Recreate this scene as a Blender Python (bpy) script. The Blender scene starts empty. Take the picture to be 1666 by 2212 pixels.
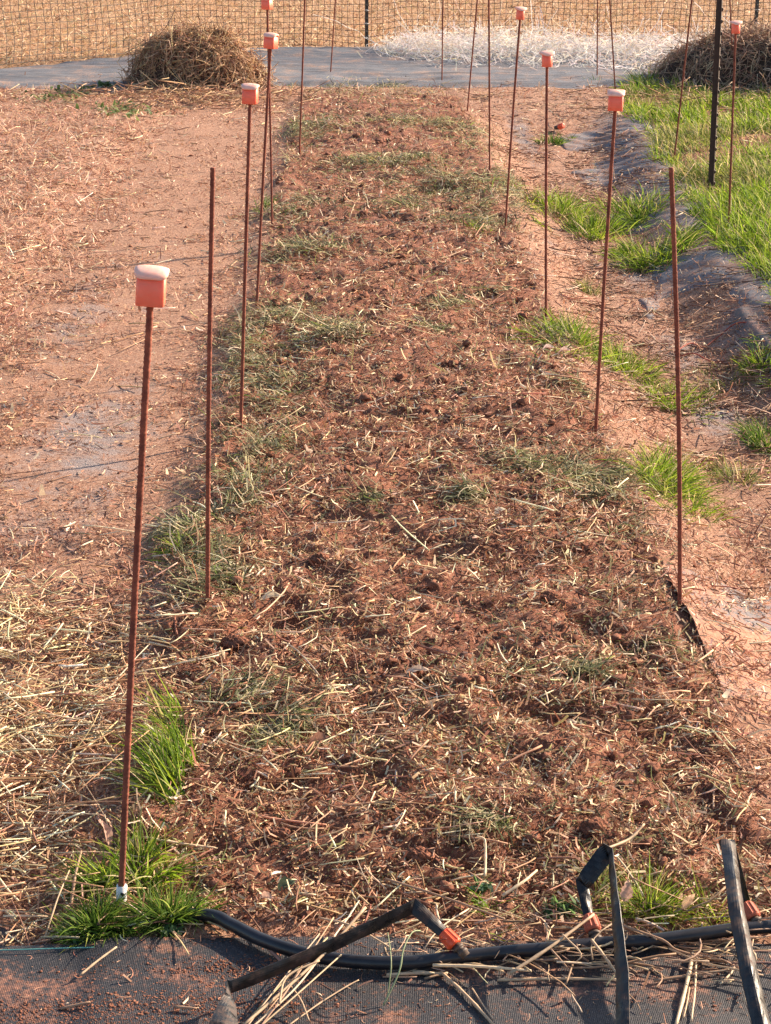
import bpy, math
import numpy as np
from mathutils import Vector, Matrix
R = math.radians
sc = bpy.context.scene
col = sc.collection

# ------------------------------------------------------------------ camera
F = 4000.0; CX, CY = 833.0, 1106.0            # focal length / centre in a 1666 x 2212 frame
YH, XV = -291.0, 775.0
H = 1.5
TH = math.atan((CY - YH) / F)
PSI = math.atan((CX - XV) * math.cos(TH) / F)
cd = bpy.data.cameras.new('camera'); cam = bpy.data.objects.new('camera', cd); col.objects.link(cam)
cam.location = (0, 0, H)
cam.rotation_euler = (math.pi/2 - TH, 0, -PSI)
cd.sensor_fit = 'VERTICAL'; cd.sensor_height = 24.0; cd.lens = 24.0 / 2 / (1106.0 / F)
cd.clip_start = 0.05; cd.clip_end = 1500
cd.dof.use_dof = False
sc.camera = cam
MC = Matrix.Rotation(-PSI, 3, 'Z') @ Matrix.Rotation(math.pi/2 - TH, 3, 'X')

# ------------------------------------------------------------------ light
SUN_EL, SUN_AZ = 25.0, 60.0                    # azimuth clockwise from +Y (the bed direction)
w = bpy.data.worlds.new("World"); sc.world = w; w.use_nodes = True
wn = w.node_tree; bg = wn.nodes['Background']
sky = wn.nodes.new('ShaderNodeTexSky'); sky.sky_type = 'NISHITA'; sky.sun_disc = False
sky.sun_elevation = R(SUN_EL); sky.sun_rotation = R(SUN_AZ); sky.dust_density = 1.5
wn.links.new(sky.outputs[0], bg.inputs[0]); bg.inputs[1].default_value = 0.085
sl = bpy.data.lights.new('sun', 'SUN'); so = bpy.data.objects.new('sun', sl); col.objects.link(so)
sl.energy = 5.0; sl.angle = R(0.6); sl.color = (1.0, 0.80, 0.60)
sd = Vector((math.sin(R(SUN_AZ))*math.cos(R(SUN_EL)), math.cos(R(SUN_AZ))*math.cos(R(SUN_EL)), math.sin(R(SUN_EL))))
so.rotation_euler = sd.to_track_quat('Z', 'Y').to_euler(); so.location = (6, 4, 8)
sc.view_settings.view_transform = 'Standard'; sc.view_settings.look = 'None'
sc.view_settings.exposure = 1.38; sc.view_settings.gamma = 1.0
sc.render.engine = 'CYCLES'
sc.cycles.max_bounces = 5

# ------------------------------------------------------------------ noise
rng = np.random.default_rng(11)
def _h(ix, iy, s):
    n = (ix.astype(np.int64)*374761393 + iy.astype(np.int64)*668265263 + s*974711) & 0xffffffff
    n = ((n ^ (n >> 13)) * 1274126177) & 0xffffffff
    n = n ^ (n >> 16)
    return (n & 0xffff) / 65535.0
def vnoise(x, y, s=0):
    x = np.asarray(x, float); y = np.asarray(y, float)
    ix = np.floor(x); iy = np.floor(y); fx = x-ix; fy = y-iy
    fx = fx*fx*(3-2*fx); fy = fy*fy*(3-2*fy)
    a = _h(ix, iy, s); b = _h(ix+1, iy, s); c = _h(ix, iy+1, s); d = _h(ix+1, iy+1, s)
    return (a*(1-fx)+b*fx)*(1-fy) + (c*(1-fx)+d*fx)*fy
def fbm(x, y, sc_, octs=4, s=0):
    v = 0; a = 0.5; t = 0
    for o in range(octs):
        v = v + a*vnoise(np.asarray(x)*sc_*2**o + 17.3*o, np.asarray(y)*sc_*2**o - 9.1*o, s+o); t += a; a *= .5
    return v/t
def ss(a, b, x):
    t = np.clip((x-a)/(b-a), 0, 1); return t*t*(3-2*t)

# ------------------------------------------------------------------ terrain
def ledge(y): return 1.47 + 0.055*np.maximum(0, y-8.0)          # foot-top of the grassy bed
def base_h(x, y):
    x = np.asarray(x, float); y = np.asarray(y, float)
    e = ledge(y)
    g = ss(0.66, 0.98, x) * (1-ss(e-.30, e+.02, x))
    far = 1-ss(11.0, 12.6, y)
    near = ss(2.2, 3.4, y)
    h = -0.10*g*far*near
    h = h - 0.03*(1-ss(-.52, -.36, x))*(1-ss(12.5, 13.2, y))
    h = h + 0.035*(1-ss(-1.55, -1.2, x))*ss(5.5, 7, y)*(1-ss(12.5, 13.2, y))
    h = h + 0.03*ss(e, e+.3, x)*far
    h = h + 0.028*np.exp(-((x-.18)/.42)**2)*ss(2.35, 2.8, y)*(1-ss(12.5, 13.2, y))
    return h
def bedmask(x, y):
    n = 0.05*(fbm(x, y, 5, 3, 70)-.5)
    return ss(-.46, -.36, x+n) * (1-ss(.62, .74, x+n)) * ss(2.36, 2.5, y+n) * (1-ss(12.9, 13.3, y))
def grassmask(x, y):
    e = ledge(y) + 0.16*(fbm(x, y, 2.5, 3, 40)-.5)
    return ss(e-.01, e+.09, x) * ss(5.25, 5.5, y + .6*(x-1.6)) * (1-ss(13.0, 13.5, y+.35*np.maximum(0, x-2.2)))
def hgt(x, y):
    x = np.asarray(x, float); y = np.asarray(y, float)
    b = bedmask(x, y); g = grassmask(x, y)
    h = base_h(x, y)
    big = fbm(x, y, 2.2, 3, 5)-.5
    mid = fbm(x, y, 11, 3, 9)-.5
    bil = np.abs(fbm(x, y, 26, 3, 19)-.5)*2
    fin = np.abs(fbm(x, y, 60, 3, 23)-.5)*2
    h = h + b*(0.050*big + 0.046*mid + 0.014*(.35-bil) + .008*(.35-fin)) + (1-b)*(0.012*big + 0.008*mid)*ss(2.3, 2.7, y)
    for (px, py, rx, ry, dp) in PITS:
        h = h - b*dp*np.exp(-((x-px)/rx)**2-((y-py)/ry)**2)
    h = h - 0.004*(1-ss(2.2, 2.45, y))
    return h
PITS = []
def ray(px, py):
    d = Vector(((px-CX)/F, -(py-CY)/F, -1.0)); return MC @ d
def PZ(px, py, z):
    d = ray(px, py); t = (z-H)/d.z
    return Vector((d.x*t, d.y*t, z))
def P(px, py):                                   # ground point seen there
    z = 0.0
    for k in range(6):
        p = PZ(px, py, z); z = float(base_h(p.x, p.y))
    return p
def G(px, py):
    p = P(px, py); p.z = float(hgt(p.x, p.y)); return p
def PY(px, py, Y):                               # point seen there at ground distance Y
    d = ray(px, py); t = Y/d.y
    return Vector((d.x*t, Y, H + d.z*t))
for (a, b_, rx, ry, dp) in ((910, 412, .13, .2, .045), (950, 402, .1, .15, .035), (640, 1335, .05, .06, .02), (560, 1340, .06, .05, .025),
                            (885, 1040, .06, .12, .03), (1180, 1545, .06, .04, .022), (1410, 1575, .04, .04, .02), (1040, 1320, .05, .05, .02),
                            (1270, 1345, .05, .05, .015), (1360, 1400, .03, .03, .018), (460, 1830, .03, .03, .02), (1010, 1870, .05, .03, .015)):
    q = P(a, b_); PITS.append((q.x, q.y, rx, ry, dp))

# ------------------------------------------------------------------ materials
def mat(name, base=(.5, .5, .5), rough=.8, metal=0.0):
    m = bpy.data.materials.new(name); m.use_nodes = True
    b = m.node_tree.nodes['Principled BSDF']
    b.inputs['Base Color'].default_value = (*base, 1); b.inputs['Roughness'].default_value = rough; b.inputs['Metallic'].default_value = metal
    return m, m.node_tree, b
def nn(nt, t, **kw):
    n = nt.nodes.new(t)
    for k, v in kw.items():
        if k in n.inputs: n.inputs[k].default_value = v
        else: setattr(n, k, v)
    return n
def noise(nt, scale, detail=4, rough=.6, vec=None):
    n = nn(nt, 'ShaderNodeTexNoise', Scale=scale, Detail=detail, Roughness=rough)
    if vec is not None: nt.links.new(vec, n.inputs['Vector'])
    return n
def coords(nt):
    return nn(nt, 'ShaderNodeTexCoord').outputs['Object']
def mixc(nt, fac, a, b):
    n = nt.nodes.new('ShaderNodeMix'); n.data_type = 'RGBA'
    for s, v in ((n.inputs[0], fac), (n.inputs[6], a), (n.inputs[7], b)):
        if hasattr(v, 'links') or hasattr(v, 'is_linked'): nt.links.new(v, s)
        elif isinstance(v, (int, float)): s.default_value = v
        else: s.default_value = (*v, 1)
    return n.outputs[2]
def ramp(nt, src, stops):
    r = nt.nodes.new('ShaderNodeValToRGB'); el = r.color_ramp.elements
    while len(el) < len(stops): el.new(.5)
    for e, (p, c) in zip(el, stops): e.position = p; e.color = (*c, 1) if len(c) == 3 else c
    nt.links.new(src, r.inputs[0]); return r.outputs[0]
def step(nt, src, a, b):
    n = nn(nt, 'ShaderNodeMapRange'); n.inputs[1].default_value = a; n.inputs[2].default_value = b
    nt.links.new(src, n.inputs[0]); return n.outputs[0]
def mth(nt, op, a, b=0.0):
    n = nn(nt, 'ShaderNodeMath', operation=op)
    for s, v in ((n.inputs[0], a), (n.inputs[1], b)):
        if isinstance(v, (int, float)): s.default_value = v
        else: nt.links.new(v, s)
    return n.outputs[0]
def bump(nt, b, src, strength, dist):
    n = nn(nt, 'ShaderNodeBump', Strength=strength, Distance=dist); nt.links.new(src, n.inputs['Height'])
    nt.links.new(n.outputs[0], b.inputs['Normal'])

# ground: red clay, dusty path, weathered fabric showing through (attribute 'zone': R fabric, G pale path dust, B field turf)
m_ground, nt, b = mat('red_clay', rough=.95)
co = coords(nt); at = nn(nt, 'ShaderNodeAttribute', attribute_name='zone'); sp = nt.nodes.new('ShaderNodeSeparateColor'); nt.links.new(at.outputs[0], sp.inputs[0])
n1 = noise(nt, 9, 6, .65, co); n2 = noise(nt, 95, 6, .78, co); n3 = noise(nt, 300, 4, .75, co)
soil = ramp(nt, n2.outputs[0], [(.33, (.065, .025, .017)), (.5, (.24, .090, .052)), (.66, (.42, .185, .11))])
soil = mixc(nt, mth(nt, 'MULTIPLY', step(nt, n1.outputs[0], .4, .65), .5), soil, (.30, .115, .06))
dust = ramp(nt, n2.outputs[0], [(.34, (.17, .078, .05)), (.5, (.38, .205, .13)), (.63, (.55, .36, .25))])
c1 = mixc(nt, sp.outputs[1], soil, dust)
fab = ramp(nt, n3.outputs[0], [(.34, (.10, .09, .10)), (.52, (.27, .255, .265)), (.68, (.46, .42, .42))])
fm = mth(nt, 'ADD', sp.outputs[0], mth(nt, 'MULTIPLY', mth(nt, 'SUBTRACT', n1.outputs[0], .5), 1.6))
fm = mth(nt, 'ADD', fm, mth(nt, 'MULTIPLY', mth(nt, 'SUBTRACT', n2.outputs[0], .5), .9))
c2 = mixc(nt, mth(nt, 'MULTIPLY', step(nt, fm, .45, .95), .8), c1, fab)
turf = ramp(nt, noise(nt, 14, 6, .75, co).outputs[0], [(.3, (.20, .10, .05)), (.5, (.40, .225, .115)), (.72, (.58, .37, .20))])
c3 = mixc(nt, sp.outputs[2], c2, turf)
nt.links.new(c3, b.inputs['Base Color'])
hs = mth(nt, 'ADD', mth(nt, 'MULTIPLY', n2.outputs[0], .7), mth(nt, 'MULTIPLY', n3.outputs[0], .4))
bump(nt, b, hs, .9, .012)

# strands with their own colour ('col') and some light passing through
def strand_mat(name, rough=.6, trans=.35):
    m, nt, b = mat(name, rough=rough)
    a = nn(nt, 'ShaderNodeAttribute', attribute_name='col'); co = coords(nt); n = noise(nt, 130, 3, .6, co)
    v = nn(nt, 'ShaderNodeHueSaturation'); nt.links.new(a.outputs[0], v.inputs['Color']); nt.links.new(step(nt, n.outputs[0], .1, 1.15), v.inputs['Value'])
    n_ = mth(nt, 'ADD', .6, mth(nt, 'MULTIPLY', n.outputs[0], .8)); nt.links.new(n_, v.inputs['Value'])
    nt.links.new(v.outputs[0], b.inputs['Base Color'])
    b.inputs['Specular IOR Level'].default_value = .2
    t = nt.nodes.new('ShaderNodeBsdfTranslucent'); nt.links.new(v.outputs[0], t.inputs[0])
    mx = nt.nodes.new('ShaderNodeMixShader'); mx.inputs[0].default_value = trans
    nt.links.new(b.outputs[0], mx.inputs[1]); nt.links.new(t.outputs[0], mx.inputs[2])
    nt.links.new(mx.outputs[0], nt.nodes['Material Output'].inputs[0]); return m
m_straw = strand_mat('dry_straw', .5, .22)
m_grass = strand_mat('living_grass', .6, .42)
m_leaf = strand_mat('dry_leaf', .6, .3)

def fabric_mat(name, c0, c1, dust_lo, dust_hi, dustc=(.36, .16, .095), rough=.62, streak=False):
    m, nt, b = mat(name, rough=rough); co = coords(nt)
    w1 = nn(nt, 'ShaderNodeTexWave', Scale=120.0, Distortion=1.5); nt.links.new(co, w1.inputs[0]); w1.bands_direction = 'X'; w1.inputs['Detail Scale'].default_value = 2
    w2 = nn(nt, 'ShaderNodeTexWave', Scale=150.0, Distortion=1.5); nt.links.new(co, w2.inputs[0]); w2.bands_direction = 'Y'
    wv = mth(nt, 'MULTIPLY', w1.outputs[1], w2.outputs[1])
    n1 = noise(nt, 5, 5, .65, co); n2 = noise(nt, 90, 5, .75, co); n3 = noise(nt, 420, 2, .6, co)
    cc = mixc(nt, wv, c0, c1)
    cc = mixc(nt, mth(nt, 'MULTIPLY', step(nt, n3.outputs[0], .52, .70), .38), cc, (.26, .22, .215))
    cc = mixc(nt, mth(nt, 'MULTIPLY', step(nt, n2.outputs[0], .42, .62), .35), cc, tuple(x*.35 for x in c0))
    f = mth(nt, 'ADD', mth(nt, 'MULTIPLY', n1.outputs[0], .7), mth(nt, 'MULTIPLY', n2.outputs[0], .5))
    cc = mixc(nt, step(nt, f, dust_lo, dust_hi), cc, ramp(nt, n2.outputs[0], [(.35, tuple(x*.6 for x in dustc)), (.65, tuple(x*1.35 for x in dustc))]))
    nt.links.new(cc, b.inputs['Base Color'])
    if streak:
        mp = nn(nt, 'ShaderNodeMapping'); mp.inputs['Scale'].default_value = (.9, 14, 14); nt.links.new(co, mp.inputs[0]); ns = noise(nt, 1.6, 5, .65, mp.outputs[0])
        cc = mixc(nt, mth(nt, 'MULTIPLY', step(nt, ns.outputs[0], .48, .66), .75), cc, (.05, .048, .05)); nt.links.new(cc, b.inputs['Base Color'])
    bump(nt, b, mth(nt, 'ADD', wv, mth(nt, 'MULTIPLY', n2.outputs[0], 1.6)), .45, .0018)
    return m
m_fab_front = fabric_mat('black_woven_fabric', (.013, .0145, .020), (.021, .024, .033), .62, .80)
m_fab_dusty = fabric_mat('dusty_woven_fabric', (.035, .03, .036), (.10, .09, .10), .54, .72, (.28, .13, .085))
m_fab_far = fabric_mat('weathered_sheen_fabric', (.12, .13, .15), (.25, .26, .29), .60, .76, (.38, .24, .17), .7, True)  # weathered fabric; its light grey has the grazing backlit sheen painted into the colour
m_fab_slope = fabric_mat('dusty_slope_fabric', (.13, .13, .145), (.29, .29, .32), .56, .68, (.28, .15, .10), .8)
m_fab_soil = fabric_mat('clay_covered_fabric', (.12, .11, .12), (.25, .235, .25), .50, .60, (.36, .17, .105), .85)

def rusty(name, lo, hi, metal=.15, rough=.75, sc_=60):
    m, nt, b = mat(name, rough=rough, metal=metal); co = coords(nt); n = noise(nt, sc_, 6, .7, co); n2 = noise(nt, sc_*.12, 3, .6, co)
    c = ramp(nt, n.outputs[0], [(.3, lo), (.68, hi)])
    c = mixc(nt, mth(nt, 'MULTIPLY', step(nt, n2.outputs[0], .45, .65), .4), c, tuple(x*.55 for x in lo))
    nt.links.new(c, b.inputs['Base Color']); bump(nt, b, n.outputs[0], .35, .0008); return m
m_rust = rusty('rusty_rebar', (.11, .026, .017), (.34, .105, .06), .1, .85, 45)
m_cut = rusty('cut_steel', (.35, .25, .2), (.6, .5, .42), .5, .5)
m_tpost = rusty('brown_post_paint', (.022, .013, .011), (.07, .038, .028), .2, .6)
m_post = rusty('dark_post_paint', (.012, .013, .016), (.05, .04, .04), .2, .55)
def plastic(name, c, c2, rough=.5, sss=0.0, sc_=25):
    m, nt, b = mat(name, rough=rough); co = coords(nt); n = noise(nt, sc_, 5, .65, co)
    nt.links.new(ramp(nt, n.outputs[0], [(.3, c), (.72, c2)]), b.inputs['Base Color'])
    if sss: b.inputs['Subsurface Weight'].default_value = sss; b.inputs['Subsurface Radius'].default_value = (.02, .006, .003); b.inputs['Subsurface Scale'].default_value = .4
    bump(nt, b, noise(nt, sc_*12, 3, .6, co).outputs[0], .12, .0006); return m
m_cap = plastic('faded_orange_plastic', (.92, .15, .085), (.93, .24, .15), .5, .3)
m_captop = plastic('sun_bleached_plastic', (.86, .42, .32), (.90, .60, .50), .6, .2, 60)
m_nut = plastic('orange_fitting', (.72, .07, .02), (.85, .13, .04), .38, .1, 60)
m_black = plastic('black_polyethylene', (.008, .008, .010), (.025, .025, .032), .36, 0, 30)
m_barb = plastic('muddy_black_plastic', (.03, .022, .018), (.16, .10, .07), .6, 0, 120)
m_white = plastic('white_plastic_pipe', (.62, .60, .58), (.82, .80, .78), .4)
m_net = plastic('dark_net_plastic', (.03, .035, .03), (.07, .07, .06), .5)
m_cord = plastic('red_cord', (.25, .035, .02), (.42, .10, .06), .8, 0, 200)
m_clip = plastic('pale_clip', (.5, .5, .5), (.8, .8, .8), .4)
# tape: black plastic with clay smears
m_tape, nt, b = mat('dirty_drip_tape', rough=.28); co = coords(nt); n = noise(nt, 60, 6, .75, co); n2 = noise(nt, 9, 3, .6, co)
f = mth(nt, 'ADD', mth(nt, 'MULTIPLY', n.outputs[0], .7), mth(nt, 'MULTIPLY', n2.outputs[0], .5))
nt.links.new(mixc(nt, step(nt, f, .60, .84), (.008, .007, .008), (.12, .062, .045)), b.inputs['Base Color'])
nt.links.new(mth(nt, 'ADD', .22, step(nt, f, .5, .9)), b.inputs['Roughness']); bump(nt, b, n.outputs[0], .2, .0012)
m_clod, nt, b = mat('clay_clod', rough=.95); co = coords(nt); n = noise(nt, 55, 6, .7, co); n2 = noise(nt, 300, 3, .7, co)
nt.links.new(ramp(nt, n.outputs[0], [(.3, (.09, .034, .02)), (.52, (.235, .09, .05)), (.72, (.38, .17, .10))]), b.inputs['Base Color'])
bump(nt, b, mth(nt, 'ADD', n.outputs[0], mth(nt, 'MULTIPLY', n2.outputs[0], .6)), .8, .006)

# ------------------------------------------------------------------ objects
def setp(o, label=None, cat=None, group=None, kind=None):
    for k, v in (('label', label), ('category', cat), ('group', group), ('kind', kind)):
        if v: o[k] = v
    return o
def mesh(name, V, Q, material, parent=None, colr=None, smooth=True, attr='col', T=None):
    V = np.asarray(V, np.float32); Q = np.asarray(Q, np.int32).reshape(-1, 4)
    T = np.zeros((0, 3), np.int32) if T is None else np.asarray(T, np.int32).reshape(-1, 3)
    me = bpy.data.meshes.new(name)
    me.vertices.add(len(V)); me.vertices.foreach_set('co', V.ravel())
    me.loops.add(Q.size + T.size); me.loops.foreach_set('vertex_index', np.concatenate([Q.ravel(), T.ravel()]))
    me.polygons.add(len(Q)+len(T))
    ls = np.concatenate([np.arange(len(Q))*4, Q.size + np.arange(len(T))*3])
    me.polygons.foreach_set('loop_start', ls.astype(np.int32))
    me.polygons.foreach_set('use_smooth', np.full(len(Q)+len(T), smooth))
    if colr is not None:
        a = me.attributes.new(attr, 'FLOAT_COLOR', 'POINT')
        c = np.ones((len(V), 4), np.float32); c[:, :3] = colr; a.data.foreach_set('color', c.ravel())
    me.update(calc_edges=True); me.validate()
    me.materials.append(material)
    o = bpy.data.objects.new(name, me); col.objects.link(o)
    if parent is not None: o.parent = parent
    return o
def empty(name, loc, label, cat, group=None):
    o = bpy.data.objects.new(name, None); col.objects.link(o); o.location = loc; o.empty_display_size = .05
    return setp(o, label, cat, group)
class Bag:                                       # collects pieces of ONE mesh
    def __init__(s): s.V = []; s.Q = []; s.T = []; s.C = []; s.n = 0
    def add(s, V, Q=None, C=None, T=None):
        V = np.asarray(V, float).reshape(-1, 3); s.V.append(V)
        if Q is not None and len(Q): s.Q.append(np.asarray(Q).reshape(-1, 4)+s.n)
        if T is not None and len(T): s.T.append(np.asarray(T).reshape(-1, 3)+s.n)
        s.C.append(np.ones((len(V), 3))*.5 if C is None else np.broadcast_to(C, (len(V), 3))); s.n += len(V); return s
    def make(s, name, material, parent=None, origin=None, smooth=True, useC=True):
        V = np.concatenate(s.V); Q = np.concatenate(s.Q) if s.Q else np.zeros((0, 4), int); T = np.concatenate(s.T) if s.T else None
        if origin is not None: V = V - np.array(origin)
        o = mesh(name, V, Q, material, parent, np.concatenate(s.C) if useC else None, smooth, T=T)
        if origin is not None and parent is None: o.location = origin
        return o

def strands(pos, head, pitch, L, W, colr, segs=3, kh=0., kp=0., roll=0., tube=False, taper=.0, conform=0., wig=0., jit=None):
    """N strips (or 4-sided stalks); returns V, Q, C"""
    N = len(pos); B = lambda a: np.broadcast_to(np.asarray(a, float), (N,))
    head, pitch, L, W, kh, kp, roll = map(B, (head, pitch, L, W, kh, kp, roll))
    t = (np.arange(segs)+.5)/segs
    g = np.random.default_rng(int(abs(pos[0, 0])*1e4) + N + segs)
    hh = head[:, None] + kh[:, None]*t[None] + wig*g.normal(size=(N, segs)); pp = pitch[:, None] + kp[:, None]*t[None] + wig*.5*g.normal(size=(N, segs))
    d = np.stack([np.cos(pp)*np.cos(hh), np.cos(pp)*np.sin(hh), np.sin(pp)], -1) * (L/segs)[:, None, None]
    c = np.concatenate([np.zeros((N, 1, 3)), np.cumsum(d, 1)], 1) + pos[:, None, :]
    if conform > 0:
        gz = hgt(c[..., 0], c[..., 1]); mx = gz.max(1, keepdims=True); rel = c[..., 2]-pos[:, None, 2]
        c[..., 2] = gz*conform + mx*(1-conform) + rel + (pos[:, 2]-hgt(pos[:, 0], pos[:, 1]))[:, None]
    hv = np.concatenate([hh[:, :1], (hh[:, 1:]+hh[:, :-1])/2, hh[:, -1:]], 1); pv = np.concatenate([pp[:, :1], (pp[:, 1:]+pp[:, :-1])/2, pp[:, -1:]], 1)
    s = np.stack([-np.sin(hv), np.cos(hv), 0*hv], -1)
    u = np.stack([-np.sin(pv)*np.cos(hv), -np.sin(pv)*np.sin(hv), np.cos(pv)], -1)
    r = roll[:, None, None]; a = s*np.cos(r)+u*np.sin(r); bb = -s*np.sin(r)+u*np.cos(r)
    tt = np.arange(segs+1)/segs
    prof = 1-taper*tt**1.5
    wv = (W[:, None]*prof[None])[..., None]*.5
    K = segs+1
    if tube:
        V = np.stack([c+a*wv, c+bb*wv, c-a*wv, c-bb*wv], 2).reshape(-1, 3); m = 4
        i = np.arange(segs)[:, None]*4; k = np.arange(4)[None]
        q = np.stack([i+k, i+(k+1) % 4, i+4+(k+1) % 4, i+4+k], -1).reshape(-1, 4)
        q = np.concatenate([q, [[0, 3, 2, 1]], [[segs*4, segs*4+1, segs*4+2, segs*4+3]]])
    else:
        V = np.stack([c+a*wv, c-a*wv], 2).reshape(-1, 3); m = 2
        i = np.arange(segs)[:, None]*2
        q = np.concatenate([i, i+1, i+3, i+2], 1)
    Q = (q[None] + (np.arange(N)*K*m)[:, None, None]).reshape(-1, 4)
    C = np.repeat(np.asarray(colr), K*m, 0)
    return V, Q, C
def pal(cols, n, g, var=.18):
    cols = np.array(cols, float); p = cols[:, 3]/cols[:, 3].sum(); k = g.choice(len(cols), n, p=p)
    return np.clip(cols[k, :3]*(1+var*g.normal(size=(n, 1)))*(1+.05*g.normal(size=(n, 3))), .004, .92)

def tube_path(pts, rad, n=10, caps=True):
    """smooth tube through points -> V, Q, T"""
    pts = [Vector(p) for p in pts]; V = []; Q = []; T = []
    up = Vector((0, 0, 1)); prev = None
    for i, p in enumerate(pts):
        tg = (pts[min(i+1, len(pts)-1)]-pts[max(i-1, 0)]).normalized()
        if prev is None: a = tg.orthogonal().normalized()
        else: a = (prev - tg*prev.dot(tg)).normalized()
        prev = a; bb = tg.cross(a); r = rad[i] if hasattr(rad, '__len__') else rad
        for k in range(n):
            an = 2*math.pi*k/n; V.append(p + a*math.cos(an)*r + bb*math.sin(an)*r)
    for i in range(len(pts)-1):
        for k in range(n): Q.append((i*n+k, i*n+(k+1) % n, (i+1)*n+(k+1) % n, (i+1)*n+k))
    if caps:
        V.append(pts[0]); V.append(pts[-1]); a = len(V)-2
        for k in range(n): T.append((a, (k+1) % n, k)); T.append((a+1, (len(pts)-1)*n+k, (len(pts)-1)*n+(k+1) % n))
    return np.array([tuple(v) for v in V]), Q, T
def spline(pts, per=8):
    pts = [Vector(p) for p in pts]; q = [pts[0]*2-pts[1]] + pts + [pts[-1]*2-pts[-2]]; out = []
    for i in range(1, len(q)-2):
        for k in range(per):
            t = k/per; a, b_, c, d = q[i-1:i+3]
            out.append(.5*((2*b_)+(c-a)*t+(2*a-5*b_+4*c-d)*t*t+(3*b_-a-3*c+d)*t**3))
    out.append(pts[-1]); return out

# ------------------------------------------------------------------ ground sheet
def gaps(a, b, f): 
    out = [a]
    while out[-1] < b: out.append(out[-1]+f(out[-1]))
    return out
ys = gaps(1.75, 16.6, lambda y: .0036*y) + gaps(16.7, 40, lambda y: .012*y)[0:] + [50, 80, 150, 300, 600]
ys = [-600, -200, -50, -10, 0, 1, 1.4] + ys
xr = gaps(1.9, 6.0, lambda x: .02*x) + [7, 9, 14, 30, 90, 250, 700]; xl = [-v for v in gaps(1.3, 6.0, lambda x: .02*x+.004) + [7, 9, 14, 30, 90, 250, 700]][::-1]
xs = np.array(xl + list(np.arange(-1.29, 1.9, .0085)) + xr); ys = np.array(ys)
X, Y = np.meshgrid(xs, ys); Z = hgt(X, Y)
bm = bedmask(X, Y)
fieldm = ss(14.2, 15.2, Y + .25*fbm(X, Y, 3, 3, 77)); 
fabm = np.zeros_like(X)
for (a, c, rx, ry, s_) in ((200, 950, .26, .9, .8), (160, 700, .2, .9, .62), (330, 620, .12, 1.5, .5), (100, 1130, .25, .3, .7), (300, 1340, .10, .28, .95), (1350, 270, .26, .9, .9), (1440, 420, .20, 1.5, 1.15), (1370, 300, .2, 1.0, 1.1), (1540, 560, .12, .6, 1.0), (1500, 480, .14, .5, 1.1), (1130, 300, .10, 1.2, .8), (1330, 370, .10, .5, .9), (1275, 390, .06, .4, .9),
                          (1550, 900, .12, .3, 1.0), (1380, 600, .10, .3, .9), (1480, 760, .14, .35, .9), (1600, 570, .10, .4, .95), (1190, 530, .05, .5, .6), (1600, 720, .1, .3, .8), (1570, 1330, .03, .12, .9), (150, 1100, .2, .3, .5), (480, 1330, .04, .1, .9)):
    q = P(a, c); fabm = np.maximum(fabm, s_*np.exp(-((X-q.x)/rx)**2-((Y-q.y)/ry)**2))
fabm = fabm*(1-bm)
zone = np.stack([fabm, (1-bm)*(1-grassmask(X, Y))*(.8), fieldm], -1).reshape(-1, 3)
ny, nx = X.shape; idx = np.arange(ny*nx).reshape(ny, nx)
Q = np.stack([idx[:-1, :-1], idx[:-1, 1:], idx[1:, 1:], idx[1:, :-1]], -1).reshape(-1, 4)
g_ = mesh('ground', np.stack([X, Y, Z], -1).reshape(-1, 3), Q, m_ground, None, zone, True, 'zone')
setp(g_, 'red clay garden soil with a long raised bed and dusty paths', None, None, 'structure')

# ------------------------------------------------------------------ fabric mats
def mat_sheet(name, poly_fn, nu, nv, material, label, thick=.0025, cat='weed fabric'):
    u = np.linspace(0, 1, nu); v = np.linspace(0, 1, nv); U, Vv = np.meshgrid(u, v)
    Xs, Ys, Zs = poly_fn(U, Vv); n = nu*nv
    top = np.stack([Xs, Ys, Zs], -1).reshape(-1, 3); bot = top - np.array([0, 0, thick])
    idx = np.arange(n).reshape(nv, nu); q = np.stack([idx[:-1, :-1], idx[:-1, 1:], idx[1:, 1:], idx[1:, :-1]], -1).reshape(-1, 4)
    rim = np.concatenate([idx[0, :], idx[1:, -1], idx[-1, -2::-1], idx[-2:0:-1, 0]]); rn = np.roll(rim, -1)
    side = np.stack([rim, rim+n, rn+n, rn], -1)
    o = mesh(name, np.concatenate([top, bot]), np.concatenate([q, q[:, ::-1]+n, side]), material, None, None, True)
    return setp(o, label, cat)
def front_fn(U, V):
    x = -1.2+2.6*U; edge = 2.375 - .03*ss(.0, .5, x) + .012*(fbm(x, 0*x, 6, 3, 3)-.5)
    y = 1.2 + (edge-1.2)*V
    z = np.maximum(hgt(x, y), -.01) + .006 + .008*(fbm(x, y, 7, 3, 31)-.3) + .003*np.sin(y*70+3*fbm(x, y, 3, 2, 5))*ss(.3, .9, fbm(x, y, 2, 2, 8))
    return x, y, z
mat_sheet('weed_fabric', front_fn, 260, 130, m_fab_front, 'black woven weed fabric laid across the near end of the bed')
def left_fn(U, V):
    x = -1.3 + (.86+.03*np.sin(V*5))*U; yh = 2.60 - .15*U + .02*(fbm(x, 0*x, 5, 2, 2)-.5); y = 2.30 + (yh-2.30)*V
    return x, y, hgt(x, y) + .003 + .006*(fbm(x, y, 9, 3, 35)-.3)
mat_sheet('weed_fabric', left_fn, 120, 40, m_fab_dusty, 'dust covered weed fabric at the left edge beside the nearest grass clump')
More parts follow.
